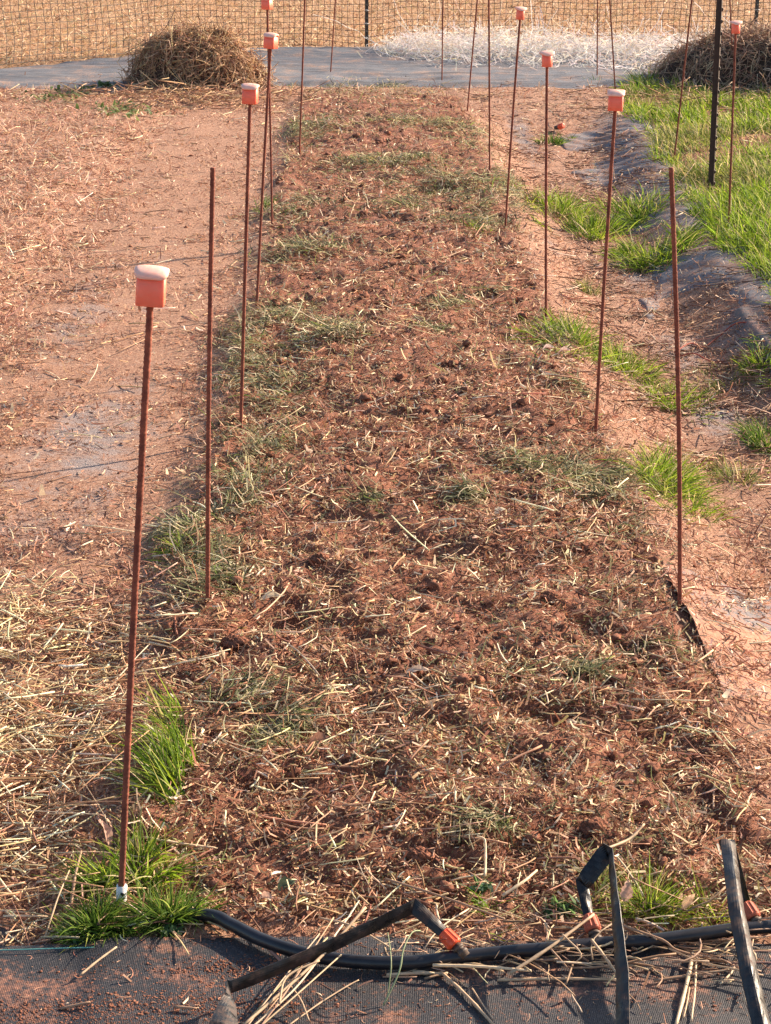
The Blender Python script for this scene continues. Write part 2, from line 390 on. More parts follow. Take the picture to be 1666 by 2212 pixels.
def far_fn(U, V):
    x = -6 + 13*U
    near = 13.50 - .10*ss(-1.5, -4, x) - .15*np.exp(-((x-2)/1.)**2) + .28*(fbm(x, 0*x, 4, 4, 12)-.5)
    far = np.where(x < -1.2, 14.6 + (16.3-14.6)*ss(-2.9, -1.2, x), 16.3) + .08*(fbm(x, 0*x+4, 2, 3, 13)-.5)
    y = near + (far-near)*V
    z = hgt(x, y) - .004 + ss(0, .08, V)*(.008 + .03*fbm(x, y, 2.5, 3, 14) + .016*fbm(x*.25, y, 9, 3, 16) + .007*np.sin(y*22 + 5*fbm(x*.5, y, 1.5, 3, 15)))
    return x, y, z
mat_sheet('weed_fabric', far_fn, 400, 60, m_fab_far, 'weathered weed fabric strip with painted-in grey sheen running along the foot of the netting fence')
EE = [P(1428, 1205), P(1446, 1262), P(1478, 1330), P(1510, 1385), P(1534, 1440), P(1560, 1500), P(1592, 1560)]
EX = np.array([p.x for p in EE]); EY = np.array([p.y for p in EE])
def sheet_lift(U, V):
    return .0015 + .008*np.exp(-U*16)*np.exp(-((V-.36)/.26)**2)*ss(0, .08, V) + .006*np.exp(-U*5)*np.exp(-((V-.4)/.3)**2)
def over(x, y):                                  # extra height of the sheet above the soil
    V = np.interp(-y, -EY, np.linspace(0, 1, len(EX))); x0 = np.interp(-y, -EY, EX); U = np.clip((x-x0)/.75, 0, 2)**(1/1.3)
    return np.where((x > x0) & (y < EY[0]) & (y > EY[-1]) & (U < .9), sheet_lift(U, V), 0.0)
def right_fn(U, V):
    # edge points seen in the photo, from the far end to the near end
    ex, ey = EX, EY; k = np.linspace(0, 1, len(EX))
    x0 = np.interp(V, k, ex) + .006*(fbm(V*3, 0*V, 4, 2, 6)-.5); y0 = np.interp(V, k, ey)
    x = x0 + .75*U**1.3; y = y0 + .02*U
    z = hgt(x, y) + sheet_lift(U, V) + .0015 - .012*ss(.80, 1, V) - .012*ss(.8, 1, U) - .006*(1-ss(0, .06, V))
    return x, y, z
mat_sheet('weed_fabric', right_fn, 90, 200, m_fab_soil, 'clay covered weed fabric with a lifted edge beside the near right stake')
def slope_fn(U, V):
    y = 6.3 + 6.2*V; x0 = ledge(y) - .46 + .10*(fbm(y, 0*y, 1.1, 3, 101)-.5)*2; x = x0 + .58*U + .04*(fbm(y, U*2, 3, 2, 104)-.5)
    cover = ss(.40, .56, fbm(x, y, 2.2, 3, 102) + .35*(U-.45) + .1*(V-.5))
    wr = .005*np.sin((x*1.2 + y)*34 + 5*fbm(x, y, 2.5, 2, 103)) * fbm(x, y, 1.5, 2, 105)
    return x, y, hgt(x, y) - .010 + .020*cover + wr*cover - .02*(1-ss(0, .06, U)) - .02*ss(.95, 1, U) - .03*(1-ss(0, .03, V)) - .03*ss(.97, 1, V)
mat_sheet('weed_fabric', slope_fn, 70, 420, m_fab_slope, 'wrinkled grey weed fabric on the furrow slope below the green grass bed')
def fold_fn(U, V):                              # folded dark edge of fabric further up the furrow
    E = [P(1592, 663), P(1618, 702), P(1650, 740), P(1700, 800)]
    ex = np.array([p.x for p in E]); ey = np.array([p.y for p in E]); k = np.linspace(0, 1, 4)
    x0 = np.interp(V, k, ex); y0 = np.interp(V, k, ey)
    x = x0 + .12*U - .05; y = y0 + .01*U; z = hgt(x, y) + .003 + .016*np.exp(-((U-.38)/.22)**2)*ss(0, .15, V)
    return x, y, z
mat_sheet('weed_fabric', fold_fn, 24, 60, m_fab_dusty, 'folded ridge of dark fabric rising from the furrow below the grassy bed')

# ------------------------------------------------------------------ stakes
def rebar(name_parent, p0, p1, r=.0047, top_cut=True):
    """ribbed bar from p0 (in soil) to p1 as one mesh in the parent's space"""
    p0 = Vector(p0); p1 = Vector(p1); ax = p1-p0; L = ax.length; ax.normalize(); a = ax.orthogonal().normalized(); bb = ax.cross(a)
    st = .0030; n = int(L/st); m = 10
    t = np.linspace(0, L, n+1); an = np.arange(m)*2*math.pi/m
    TT, AA = np.meshgrid(t, an, indexing='ij')
    ph = (TT/.0075 + np.where(np.sin(AA) > 0, .5, 0)) * 2*math.pi
    rr = r*(1 + .17*np.clip(np.sin(ph), -.2, 1) + .10*(np.abs(np.sin(AA)) < .2)) + .0002*rng.normal(size=TT.shape)
    bow = rng.normal(0, .0018, 2); bo = (np.sin(TT/L*math.pi)[..., None])*(bow[0]*np.array(a)+bow[1]*np.array(bb))
    V = (bo + np.array(p0)[None, None] + TT[..., None]*np.array(ax) + (rr*np.cos(AA))[..., None]*np.array(a) + (rr*np.sin(AA))[..., None]*np.array(bb)).reshape(-1, 3)
    i = np.arange(n)[:, None]*m; k = np.arange(m)[None]
    Q = np.stack([i+k, i+(k+1) % m, i+m+(k+1) % m, i+m+k], -1).reshape(-1, 4)
    V = np.concatenate([V, [tuple(p1)]]); T = [(n*m+kk, n*m+(kk+1) % m, (n+1)*m) for kk in range(m)]
    return mesh('rod', V, Q, m_rust, name_parent, None, True, T=T)
def cap_meshes(par, top, axis, rot, round_=False, s=1.0, warp=0.0):
    """square sleeve with a domed flange; top = where the bar ends inside it"""
    Mx = axis.to_track_quat('Z', 'Y').to_matrix() @ Matrix.Rotation(rot, 3, 'Z')
    nseg = 64; ang = np.linspace(0, 2*math.pi, nseg, endpoint=False) + math.pi/nseg
    p = 2.0 if round_ else 14.0
    def ring(rad, z, pw=p, drop=0.0):
        c = np.cos(ang); s_ = np.sin(ang); rr = rad/((np.abs(c)**pw+np.abs(s_)**pw)**(1/pw))
        x = rr*c; y = rr*s_
        zz = z - drop*(x*x)/(.0245**2) - drop*.25*(y*y)/(.0245**2) + warp*rad*.25*np.sin(x/rad*3.0)
        return np.stack([x, y, zz], -1)
    def stack(rings, name, m, parent, closed_top=True, closed_bot=True):
        V = np.concatenate(rings); K = len(rings); i = np.arange(K-1)[:, None]*nseg; k = np.arange(nseg)[None]
        Q = np.stack([i+k, i+(k+1) % nseg, i+nseg+(k+1) % nseg, i+nseg+k], -1).reshape(-1, 4); T = []
        V = np.concatenate([V, [rings[0].mean(0)], [rings[-1].mean(0) + (0, 0, .0)]]); c = K*nseg
        for kk in range(nseg): T.append((c, (kk+1) % nseg, kk)); T.append((c+1, (K-1)*nseg+kk, (K-1)*nseg+(kk+1) % nseg))
        V = (V*s) @ np.array(Mx.transposed()) + np.array(top)
        return mesh(name, V, Q, m, parent, None, True, T=T)
    hw = .0175 if round_ else .0193
    body = stack([ring(hw*.55, -.0375), ring(hw*.93, -.0382), ring(hw*1.0, -.0370), ring(hw*1.0, -.02), ring(hw*.985, .0125, drop=.0100)], 'cap', m_cap, par)
    pf = 2.0 if round_ else 4.0; R_ = .0262 if round_ else .0232; dz = .0105
    stack([ring(R_*.6, .0092, pf, dz), ring(R_*.96, .0088, pf, dz), ring(R_, .0098, pf, dz), ring(R_*1.0, .0128, pf, dz), ring(R_*.96, .0142, pf, dz), ring(R_*.75, .0148, pf, dz), ring(R_*.45, .0150, pf, dz), ring(R_*.18, .0150, pf, dz)],
          'cap_flange', m_captop, body)
    return body
def stake(bx, by, tx, ty, label, capped, rot=.15, group=None, length=None, round_=False, warp=0.0, s=1.0):
    g0 = G(bx, by); top = PY(tx, ty, g0.y)
    if length:                                    # runs out of the frame: keep the lean, give it its full length
        ax = (top-g0).normalized(); top = g0 + ax*length
    e = empty('rebar_stake', g0, label, 'stake', group)
    ax = (top-g0).normalized(); rel = top-g0
    rebar(e, -ax*.06, rel - (ax*.012 if capped else ax*0))
    if capped: cap_meshes(e, rel - ax*.0, ax, rot, round_, s, warp)
    return e
GL = 'rusty rebar stakes along the left side of the raised bed'; GR = 'rusty rebar stakes along the right side of the raised bed'; GG = 'rebar stakes standing in the grassy bed at right'
# cap top in the picture sits ~14 mm above the bar's end
stake(262, 1962, 328, 597, 'nearest rusty rebar stake with a square orange cap, its foot in a white pipe', True, .02, GL)
stake(450, 1316, 460, 362, 'bare uncapped rebar stake on the left edge beside the nearest capped one', False, 0, GL)
stake(520, 925, 541, 192, 'rusty rebar stake with orange cap, second capped stake of the left row', True, -.12, GL)
stake(555, 665, 586, 80, 'rusty stake with a square orange cap half sunlit, third capped of the left row', True, -.42, GL)
stake(588, 490, 577, 0, 'thin rusty stake crossing behind another, its orange cap cut by the top edge', True, -.40, GL)
stake(647, 340, 658, 0, 'tall rusty stake rising out of frame from the left bed edge, behind the crossed pair', False, 0, GL, length=1.25)
stake(714, 165, 725, 0, 'farthest left stake, standing at the edge of the grey fabric strip', False, 0, GL, length=1.3)
stake(1467, 1325, 1450, 362, 'bare uncapped rusty stake by the lifted fabric edge, nearest of the right row', False, 0, GR)
stake(1287, 935, 1331, 206, 'rusty stake with a warped orange cap leaning over the right bed edge', True, -.17, GR, warp=.5)
stake(1180, 685, 1182, 119, 'upright rusty stake with orange cap in front of the orange end fitting', True, .2, GR, round_=True)
stake(1092, 495, 1125, 22, 'leaning rusty stake with a mushroom shaped orange cap before the pale tangle', True, .2, GR, round_=True)
stake(1058, 370, 1056, 0, 'upright stake rising out of frame beside the leaning mushroom capped one', False, 0, GR, length=1.25)
stake(1010, 240, 1032, 0, 'thin stake leaning right and leaving the frame before the pale tangle', False, 0, GR, length=1.25)
stake(955, 178, 958, 0, 'farthest thin stake of the right row, standing at the fabric strip', False, 0, GR, length=1.25)
stake(1456, 350, 1495, 0, 'leaning rusty stake on the left margin of the green grass bed', False, 0, GG, length=1.25)
stake(1290, 173, 1291, 0, 'thin upright stake at the far end of the furrow before the fabric strip', False, 0, GG, length=1.25)
stake(1330, 208, 1317, 0, 'thin stake leaning left behind the warped orange cap', False, 0, GG, length=1.25)
stake(1574, 497, 1590, 52, 'rusty stake with a faded pink mushroom cap standing in the green grass', True, .1, GG, round_=True)
stake(1586, 190, 1578, 0, 'thin stake behind the faded pink cap, before the brown straw heap', False, 0, GG, length=1.25)

# white pipe collar at the nearest stake's foot
g0 = G(262, 1962); ax = (PY(328, 597, g0.y)-g0).normalized()
e = empty('pipe_collar', g0, 'short white plastic pipe with a dark hole around the nearest stake foot', 'pipe')
V, Q_, T_ = tube_path([-ax*.02, ax*.0, ax*.034, ax*.0345, ax*.020], [.0082, .0082, .0082, .0064, .0064], 20, False)
mesh('pipe', V, Q_, m_white, e)
hd = Vector((.25, -1, .2)).normalized(); hc = ax*.022+hd*.0080
V, Q_, T_ = tube_path([hc, hc+hd*.0012], .0026, 14); mesh('hole', V, Q_, m_black, e, T=T_)

# studded T post in the grass
def t_post(par, p0, p1, wdt, studs, material, face=0.0, sd_=.006):
    p0 = Vector(p0); p1 = Vector(p1); ax = (p1-p0).normalized(); L = (p1-p0).length
    fx = Vector((math.cos(face), math.sin(face), 0)); fx = (fx-ax*fx.dot(ax)).normalized(); fy = ax.cross(fx)
    B = Bag()
    def bar(c, a, b_, w1, w2):
        V = []
        for z in (0, L):
            for sx, sy in ((-1, -1), (1, -1), (1, 1), (-1, 1)): V.append(tuple(p0 + ax*z + c + a*sx*w1/2 + b_*sy*w2/2))
        B.add(V, [(0, 3, 2, 1), (4, 5, 6, 7), (0, 1, 5, 4), (1, 2, 6, 5), (2, 3, 7, 6), (3, 0, 4, 7)])
    bar(Vector(), fx, fy, .0035, wdt); bar(-fx*(wdt*.45), fx, fy, wdt*.85, .0032)
    z = .08
    while studs and z < L-.03:
        c = p0+ax*z+fx*.0018; V = []
        for k, (zz, o_, hw_) in enumerate(((-.010, 0, .006), (-.004, sd_, .004), (.004, sd_, .004), (.010, 0, .006))):
            V += [tuple(c+ax*zz+fx*o_-fy*hw_), tuple(c+ax*zz+fx*o_+fy*hw_)]
        B.add(V, [(0, 1, 3, 2), (2, 3, 5, 4), (4, 5, 7, 6), (0, 2, 4, 6), (1, 7, 5, 3)]); z += studs
    return B.make('post', material, par, None, False, False)
g0 = G(1541, 410); tp = PY(1560, 0, g0.y); e = empty('fence_post', g0, 'dark brown studded steel post leaning slightly in the green grass', 'post')
ax = (tp-g0).normalized(); t_post(e, -ax*.1, ax*1.45, .030, .054, m_tpost, R(-18), .007)

# ------------------------------------------------------------------ netting fence
def fence_line(u):                                # x -> y of the fence
    return np.where(u < -1.3, 14.75 + (16.35-14.75)*ss(-3.2, -1.2, u) - .35*ss(-3.0, -5.5, u), 16.35)
fe = empty('netting_fence', (0, 16.35, 0), 'square mesh netting fence on dark steel posts behind the grey fabric strip', 'fence')
cell = .05; xs_ = np.arange(-5.6, 7.2, cell); zs_ = np.arange(0, 1.45, cell)
def netpt(x, z):
    sag = ss(.5, -3, x)
    xx = x + .020*(fbm(x*1., z*1., 2.5, 2, 51)-.5)*2 + .05*sag*(fbm(x, z, 1.2, 2, 53)-.5) - .06*z*sag
    zz = z + .034*(fbm(x, z, 2.0, 2, 52)-.5)*2 + .10*sag*(fbm(x*.7, z*.7, 1.0, 2, 54)-.5)*ss(0, .15, z) + .03
    yy = fence_line(x) + .02*np.sin(x*5+z*3) - .22*np.exp(-z*5)*ss(-1.0, -2.2, x)
    return np.stack([xx, yy-16.35, zz + 0*x], -1)
B = Bag(); rs = .0025
def strand_tubes(Pm):                             # Pm: (N, K, 3) polylines -> triangular tubes
    N, K, _ = Pm.shape; tg = np.gradient(Pm, axis=1); tg /= np.linalg.norm(tg, axis=-1, keepdims=True)
    a = np.cross(tg, [0., 1., 0.]); a /= np.linalg.norm(a, axis=-1, keepdims=True); b_ = np.cross(tg, a)
    V = np.stack([Pm + rs*(a*math.cos(q)+b_*math.sin(q)) for q in (0, 2.094, 4.189)], 2).reshape(-1, 3)
    i = np.arange(K-1)[:, None]*3; k = np.arange(3)[None]; q = np.stack([i+k, i+(k+1) % 3, i+3+(k+1) % 3, i+3+k], -1).reshape(-1, 4)
    B.add(V, (q[None]+(np.arange(N)*K*3)[:, None, None]).reshape(-1, 4))
zz = np.linspace(0, 1.45, 30); XX, ZZ = np.meshgrid(xs_, zz, indexing='ij'); strand_tubes(netpt(XX, ZZ))
xx = np.linspace(-5.6, 7.2, 257); ZZ, XX = np.meshgrid(zs_, xx, indexing='ij'); strand_tubes(netpt(XX, ZZ))
B.make('netting', m_net, fe, None, True, False)
for (px, py) in ((792, 105), (1617, 100)):
    p = PZ(px, py, 0); pb = Vector((p.x, 16.42, 0)) ; x0 = pb.x
    po = t_post(fe, (x0, .04, -.1), (x0+.01, .04, 1.6), .032, .055, m_post, R(-60), .004)
    for z in (.10, .22, .33, .43, .6, .8, 1.0, 1.2):
        V, q_, t_ = tube_path(spline([(x0-.02, .012, z), (x0, -.012, z+.004), (x0+.022, .012, z-.004)], 4), .0025, 5); mesh('clip', V, q_, m_clip, po, T=t_)
for px in (-4.6,): 
    t_post(fe, (px, -1.6, -.1), (px, -1.6, 1.6), .032, .055, m_post, R(-60), .004)

# ------------------------------------------------------------------ hose, fittings, drip tapes
hp = [PZ(452, 1985, .012), PZ(500, 2005, .014), PZ(560, 2035, .014), PZ(630, 2060, .014), PZ(710, 2078, .013), PZ(800, 2087, .013), PZ(900, 2086, .013), PZ(1000, 2074, .014), PZ(1100, 2064, .014),
      PZ(1200, 2056, .015), PZ(1300, 2046, .015), PZ(1400, 2040, .015), PZ(1500, 2027, .016), PZ(1600, 2014, .016), PZ(1700, 2008, .016), PZ(1850, 2002, .016), PZ(2100, 1998, .016)]
hp = [p + Vector((0, 0, .006)) for p in hp]
hp = [hp[0] + Vector((-.09, .05, -.03))] + hp
V, Q_, T_ = tube_path(spline(hp, 10), .0100, 20); o = mesh('supply_hose', V, Q_, m_black, None, None, True, T=T_)
setp(o, 'thick black plastic supply hose curving across the near end of the bed', 'hose')

m_mudnut = plastic('muddy_orange_fitting', (.30, .07, .035), (.55, .12, .06), .7, 0, 90)
def fitting(base, d, label, group='orange hose fittings', nutm=None):
    """ribbed orange nut with a black barbed body; base at the hose, d = direction of the outgoing tape"""
    d = d.normalized(); e = empty('hose_fitting', base, label, 'fitting', group); a = d.orthogonal().normalized(); b_ = d.cross(a)
    n = 64; Vv = []; rings = ((.018, .0090), (.0195, .0108), (.022, .0116), (.041, .0104), (.044, .0092), (.0445, .007))
    for z, r in rings:
        for k in range(n):
            an = 2*math.pi*k/n; rr = r*(1+.10*(1 if math.sin(an*9) > .2 else 0) * (1 if .020 < z < .0435 else 0)); Vv.append(tuple(d*z + a*rr*math.cos(an) + b_*rr*math.sin(an)))
    Q_ = [(i*n+k, i*n+(k+1) % n, (i+1)*n+(k+1) % n, (i+1)*n+k) for i in range(len(rings)-1) for k in range(n)]
    c = len(Vv); Vv += [tuple(d*.018), tuple(d*.0445)]; T_ = [(c, (k+1) % n, k) for k in range(n)] + [(c+1, (len(rings)-1)*n+k, (len(rings)-1)*n+(k+1) % n) for k in range(n)]
    mesh('nut', Vv, Q_, nutm or m_nut, e, T=T_, smooth=False)
    V, q_, t_ = tube_path([d*z for z in (-.004, .001, .0012, .006, .0062, .010, .0102, .014, .0142, .0205)], [.0075, .0075, .0092, .0092, .0072, .0072, .0095, .0095, .007, .007], 18); mesh('barb', V, q_, m_barb, e, T=t_)
    return e
f1b = PZ(1003, 2062, .026); f1t = PZ(942, 1998, .052)
fitting(f1b, f1t-f1b, 'bright orange ribbed fitting joining the folded drip tape to the hose')
f2b = PZ(1290, 2034, .022); f2t = PZ(1268, 1965, .045)
fitting(f2b, f2t-f2b, 'muddy orange fitting half hidden under straw beside the middle tape', nutm=m_mudnut)
f3b = PZ(1642, 2005, .022); f3t = PZ(1600, 1935, .045)
fitting(f3b, f3t-f3b, 'orange fitting partly hidden behind the wide right tape', nutm=m_mudnut)
# wire loop round the first nut
lp = f1b + (f1t-f1b).normalized()*.030; dd = (f1t-f1b).normalized(); a_ = dd.cross(Vector((0, 0, 1))).normalized(); b2 = dd.cross(a_)
V, Q_, T_ = tube_path([lp + a_*.0175*math.cos(t) + b2*.0150*math.sin(t) + dd*.006*math.cos(2*t) for t in np.linspace(-.6, 3.9, 26)], .0009, 6)
setp(mesh('wire_loop', V, Q_, m_rust, None, T=T_), 'thin rusty brown loop lying over the bright orange fitting', 'wire')

def tape(pts, label, width=.021, group='black drip tapes', curv=.0022, nrm=None, thick=.0012):
    """flattened hose along pts [(Vector, normal, width scale, flare)], creased where the points are doubled"""
    K = len(pts); B = Bag(); m = 9; top = []; bot = []
    for i in range(K):
        p, n_, ws, cv = pts[i]
        tg = (pts[min(i+1, K-1)][0]-pts[max(i-1, 0)][0]).normalized(); n_ = (n_ - tg*n_.dot(tg)).normalized(); s_ = tg.cross(n_).normalized()
        for j in range(m):
            u = -1+2*j/(m-1); off = s_*u*width*.5*ws + n_*(curv*cv*(1-abs(u)**1.6)); wob = n_*.0006*math.sin(i*1.7+u*3)
            top.append(tuple(p+off+wob+n_*thick/2)); bot.append(tuple(p+off*1.0+wob-n_*thick/2))
    n = K*m; Q_ = []
    for i in range(K-1):
        for j in range(m-1):
            a = i*m+j; Q_ += [(a, a+1, a+m+1, a+m), (n+a, n+a+m, n+a+m+1, n+a+1)]
        Q_ += [(i*m, (i+1)*m, n+(i+1)*m, n+i*m), (i*m+m-1, n+i*m+m-1, n+(i+1)*m+m-1, (i+1)*m+m-1)]
    for i in (0, K-1):
        for j in range(m-1):
            a = i*m+j; q = (a, n+a, n+a+1, a+1); Q_.append(q if i == 0 else q[::-1])
    o = mesh('drip_tape', np.array(top+bot), Q_, m_tape, None, None, False); return setp(o, label, 'drip tape', group)
def run(a, b_, n0, n1, k=8, w0=1., w1=1., c0=1., c1=1., sag=0.):
    out = []
    for i in range(k+1):
        t = i/k; out.append((a.lerp(b_, t) - Vector((0, 0, sag*math.sin(math.pi*t))), n0.lerp(n1, t), w0+(w1-w0)*t, c0+(c1-c0)*t))
    return out
Vc = Vector((0, -1, .45)).normalized()            # towards the photographer's side
A0 = f1b + (f1t-f1b).normalized()*.046; A1 = PZ(893, 1956, .075); A2 = PZ(500, 2132, .034); A3 = PZ(498, 2158, .042); A4 = PZ(484, 2216, .05); A5 = PZ(430, 2330, .03)
tape(run(A0, A1, Vector((.5, -.8, .5)), Vector((.3, -1, .4)), 6, .85, 1.05, 2.2, .6) + run(A1+Vector((-.003, -.003, -.002)), A2, Vector((-.15, -1, -.15)), Vector((0, -1, -.05)), 16, 1.1, 1.0, .8, 1.2, .004)
     + run(A2+Vector((-.004, -.004, .002)), A3, Vector((.9, -.6, .3)), Vector((.8, -.6, .5)), 3, 1.0, 1.1, .4, .6) + run(A3+Vector((-.001, -.003, 0)), A4, Vector((.35, -.8, .5)), Vector((.1, -.8, .6)), 5, 1.1, 1.9, 1.0, 2.4) + run(A4+Vector((0, -.002, 0)), A5, Vector((.1, -.8, .6)), Vector((.1, -.8, .6)), 5, 1.9, 1.9, 2.4, 2.4),
     'black drip tape folded twice over the hose, reaching the bottom edge left of centre')
B0 = f2b + (f2t-f2b).normalized()*.046; B1 = PZ(1256, 1903, .075); B2 = PZ(1312, 1838, .115); B3 = PZ(1330, 1960, .11); B4 = PZ(1345, 2110, .085); B5 = PZ(1345, 2230, .07); B6 = PZ(1350, 2400, .01)
tape(run(B0, B1, Vector((.3, -1, .2)), Vector((.3, -1, .2)), 5, .8, .9, 2, .5) + run(B1+Vector((.003, -.004, 0)), B2, Vector((-.6, -1, -.1)), Vector((-.7, -1, -.2)), 8, 1.2, 1.3, 1.0, .8)
     + run(B2+Vector((.004, -.005, -.001)), B3, Vector((-.85, -.7, .25)), Vector((-.75, -.75, .35)), 8, .85, .9, .9, 1.0, -.001) + run(B3, B4, Vector((-.75, -.75, .35)), Vector((-.6, -.7, .5)), 8, .9, 1.0)[1:] + run(B4, B5, Vector((-.6, -.7, .5)), Vector((-.5, -.7, .6)), 6, 1.0, 1.0)[1:] + run(B5, B6, Vector((-.5, -.7, .6)), Vector((-.5, -.7, .6)), 4)[1:],
     'narrow muddy black drip tape bent sharply over beside the front grass tuft')
C0 = f3b + (f3t-f3b).normalized()*.046; C1 = PZ(1573, 1822, .125); C2 = PZ(1590, 1960, .115); C3 = PZ(1618, 2100, .10); C4 = PZ(1648, 2230, .08); C5 = PZ(1690, 2420, .02)
tape(run(C0, C1+Vector((.0, .012, -.002)), Vector((.2, 1, .1)), Vector((.2, 1, .3)), 6, .8, 1.15, 2, .6) + run(C1, C2, Vector((.15, -1, .5)), Vector((.15, -.9, .55)), 8, 1.2, 1.2, 2.6, 4.2) + run(C2, C3, Vector((.15, -.9, .55)), Vector((.1, -.8, .6)), 8, 1.2, 1.22, 4.2, 4.2)[1:] + run(C3, C4, Vector((.1, -.8, .6)), Vector((.1, -.8, .6)), 6, 1.22, 1.22, 4.2, 4.2)[1:] + run(C4, C5, Vector((.1, -.8, .6)), Vector((.1, -.8, .6)), 4, 1.2, 1.2, 4.2, 4.2)[1:],
     'wide black drip tape with a shiny ridge running down the lower right corner')

# orange end fitting lying far up the furrow
p = G(1201, 286); p.z += .02
e = fitting(p, Vector((.5, -.6, .25)), 'small orange fitting lying alone in the far furrow above a green tuft'); e.scale = (1.5, 1.5, 1.5)

# red cords at right
for pts, lab in (([(1455, 768), (1490, 752), (1520, 750), (1555, 730), (1590, 712), (1640, 700), (1700, 690)], 'thin red cord arching across the furrow towards the folded fabric ridge'),
                 ([(1466, 775), (1500, 776), (1540, 785), (1600, 780), (1650, 770), (1700, 765)], 'thin red cord lying lower in the furrow beside the right frame edge')):
    q = [G(*a) + Vector((0, 0, .012 + .01*math.sin(i*2.))) for i, a in enumerate(pts)]
    V, Q_, T_ = tube_path(spline(q, 6), .0024, 6); setp(mesh('cord', V, Q_, m_cord, None, T=T_), lab, 'cord')
# pale teal thread at the fabric edge
q = [PZ(-20, 2053, .004), PZ(60, 2051, .005), PZ(150, 2048, .004), PZ(250, 2046, .005)]
m_thread, nt, b = mat('teal_thread', (.10, .30, .28), .7)
V, Q_, T_ = tube_path(spline(q, 5), .0010, 5); setp(mesh('thread', V, Q_, m_thread, None, T=T_), 'pale teal thread along the fabric edge at lower left', 'thread')

# ------------------------------------------------------------------ clods
def ico():
    t = (1+5**.5)/2; v = [(-1, t, 0), (1, t, 0), (-1, -t, 0), (1, -t, 0), (0, -1, t), (0, 1, t), (0, -1, -t), (0, 1, -t), (t, 0, -1), (t, 0, 1), (-t, 0, -1), (-t, 0, 1)]
    f = [(0, 11, 5), (0, 5, 1), (0, 1, 7), (0, 7, 10), (0, 10, 11), (1, 5, 9), (5, 11, 4), (11, 10, 2), (10, 7, 6), (7, 1, 8), (3, 9, 4), (3, 4, 2), (3, 2, 6), (3, 6, 8), (3, 8, 9), (4, 9, 5), (2, 4, 11), (6, 2, 10), (8, 6, 7), (9, 8, 1)]
    return [Vector(a).normalized() for a in v], f
def subdiv(v, f):
    v = list(v); c = {}; out = []
    def mid(a, b_):
        k = (min(a, b_), max(a, b_))
        if k not in c: v.append((v[a]+v[b_]).normalized()); c[k] = len(v)-1
        return c[k]
    for a, b_, d in f:
        x, y, z = mid(a, b_), mid(b_, d), mid(d, a); out += [(a, x, z), (b_, y, x), (d, z, y), (x, y, z)]
    return v, out
I0 = ico(); I1 = subdiv(*I0); I2 = subdiv(*I1); I3 = subdiv(*subdiv(*I2))
iv = np.array([tuple(a) for a in I1[0]]); it = np.array(I1[1])
def sample(n, y0, y1, g, xl_=-.25, xr_=.26):
    y = np.exp(g.uniform(math.log(y0), math.log(y1), n)); x = g.uniform(xl_*y-.12, xr_*y+.12); return x, y
g = np.random.default_rng(5)
x, y = sample(15000, 2.35, 12.8, g); keep = g.random(len(x)) < (bedmask(x, y)*.9 + .10)*(1-grassmask(x, y))*(.15+.85*ss(.42, .6, fbm(x, y, 3, 3, 81))); x = x[keep]; y = y[keep]; n = len(x)
sz = np.minimum(.0016*(1-g.random(n))**-.55, .011)*(y/2.5)**.35
sz = sz*np.where(bedmask(x, y) < .3, .55, 1)
V = iv[None]*(1+.28*g.normal(size=(n, len(iv), 1)))*sz[:, None, None]*np.array([1.15, 1.05, .8]); V = V + np.stack([x, y, hgt(x, y)+sz*.3], -1)[:, None]
o = mesh('soil_crumbs', V.reshape(-1, 3), np.zeros((0, 4), int), m_clod, None, None, True, T=(it[None]+(np.arange(n)*len(iv))[:, None, None]).reshape(-1, 3))
setp(o, 'loose red clay crumbs scattered over the raised bed', 'soil', None, 'stuff')
v3 = np.array([tuple(a) for a in I3[0]]); t3 = np.array(I3[1])
CL = ((505, 1385, .019, 'rounded red clod on the left bed edge below the bare stake'), (452, 1415, .014, 'smaller clod left of the rounded one below the bare left stake'),
      (350, 1196, .015, 'red clod on the path between the two nearest left stakes'), (960, 1868, .018, 'large crumbly clod near the front of the bed at centre'),
      (905, 1862, .017, 'crumbly clod touching the large one near the bed front'), (1282, 1805, .019, 'big orange red clod just behind the sharply bent tape'),
      (1210, 1190, .017, 'clod in the middle right of the bed beside a dark hollow'), (690, 1215, .017, 'clod at mid bed left, among clippings'),
      (1530, 1790, .017, 'broad clod above the wide right tape'), (600, 1800, .015, 'small clod right of the nearest stake'), (1190, 1300, .018, 'low clod right of the bed middle with straw over it'))
for i, (a, c, s_, lab) in enumerate(CL):
    p = G(a, c); nz = np.array([.5*(vnoise(q[0]*1.7+i*7+q[2], q[1]*1.7+q[2]*1.3, i)-.5) + .32*(vnoise(q[0]*5+i+q[2]*4, q[1]*5-q[2]*3, i+3)-.5) + .34*(vnoise(q[0]*13+q[2]*9, q[1]*13-q[2]*8+i, i+9)-.5) for q in v3])
    o = mesh('soil_clod', v3*(1+nz)[:, None]*s_*np.array([1.2, 1, .75]), np.zeros((0, 4), int), m_clod, None, T=t3); o.location = p + Vector((0, 0, s_*.25)); setp(o, lab, 'clod', 'clay clods on the bed')

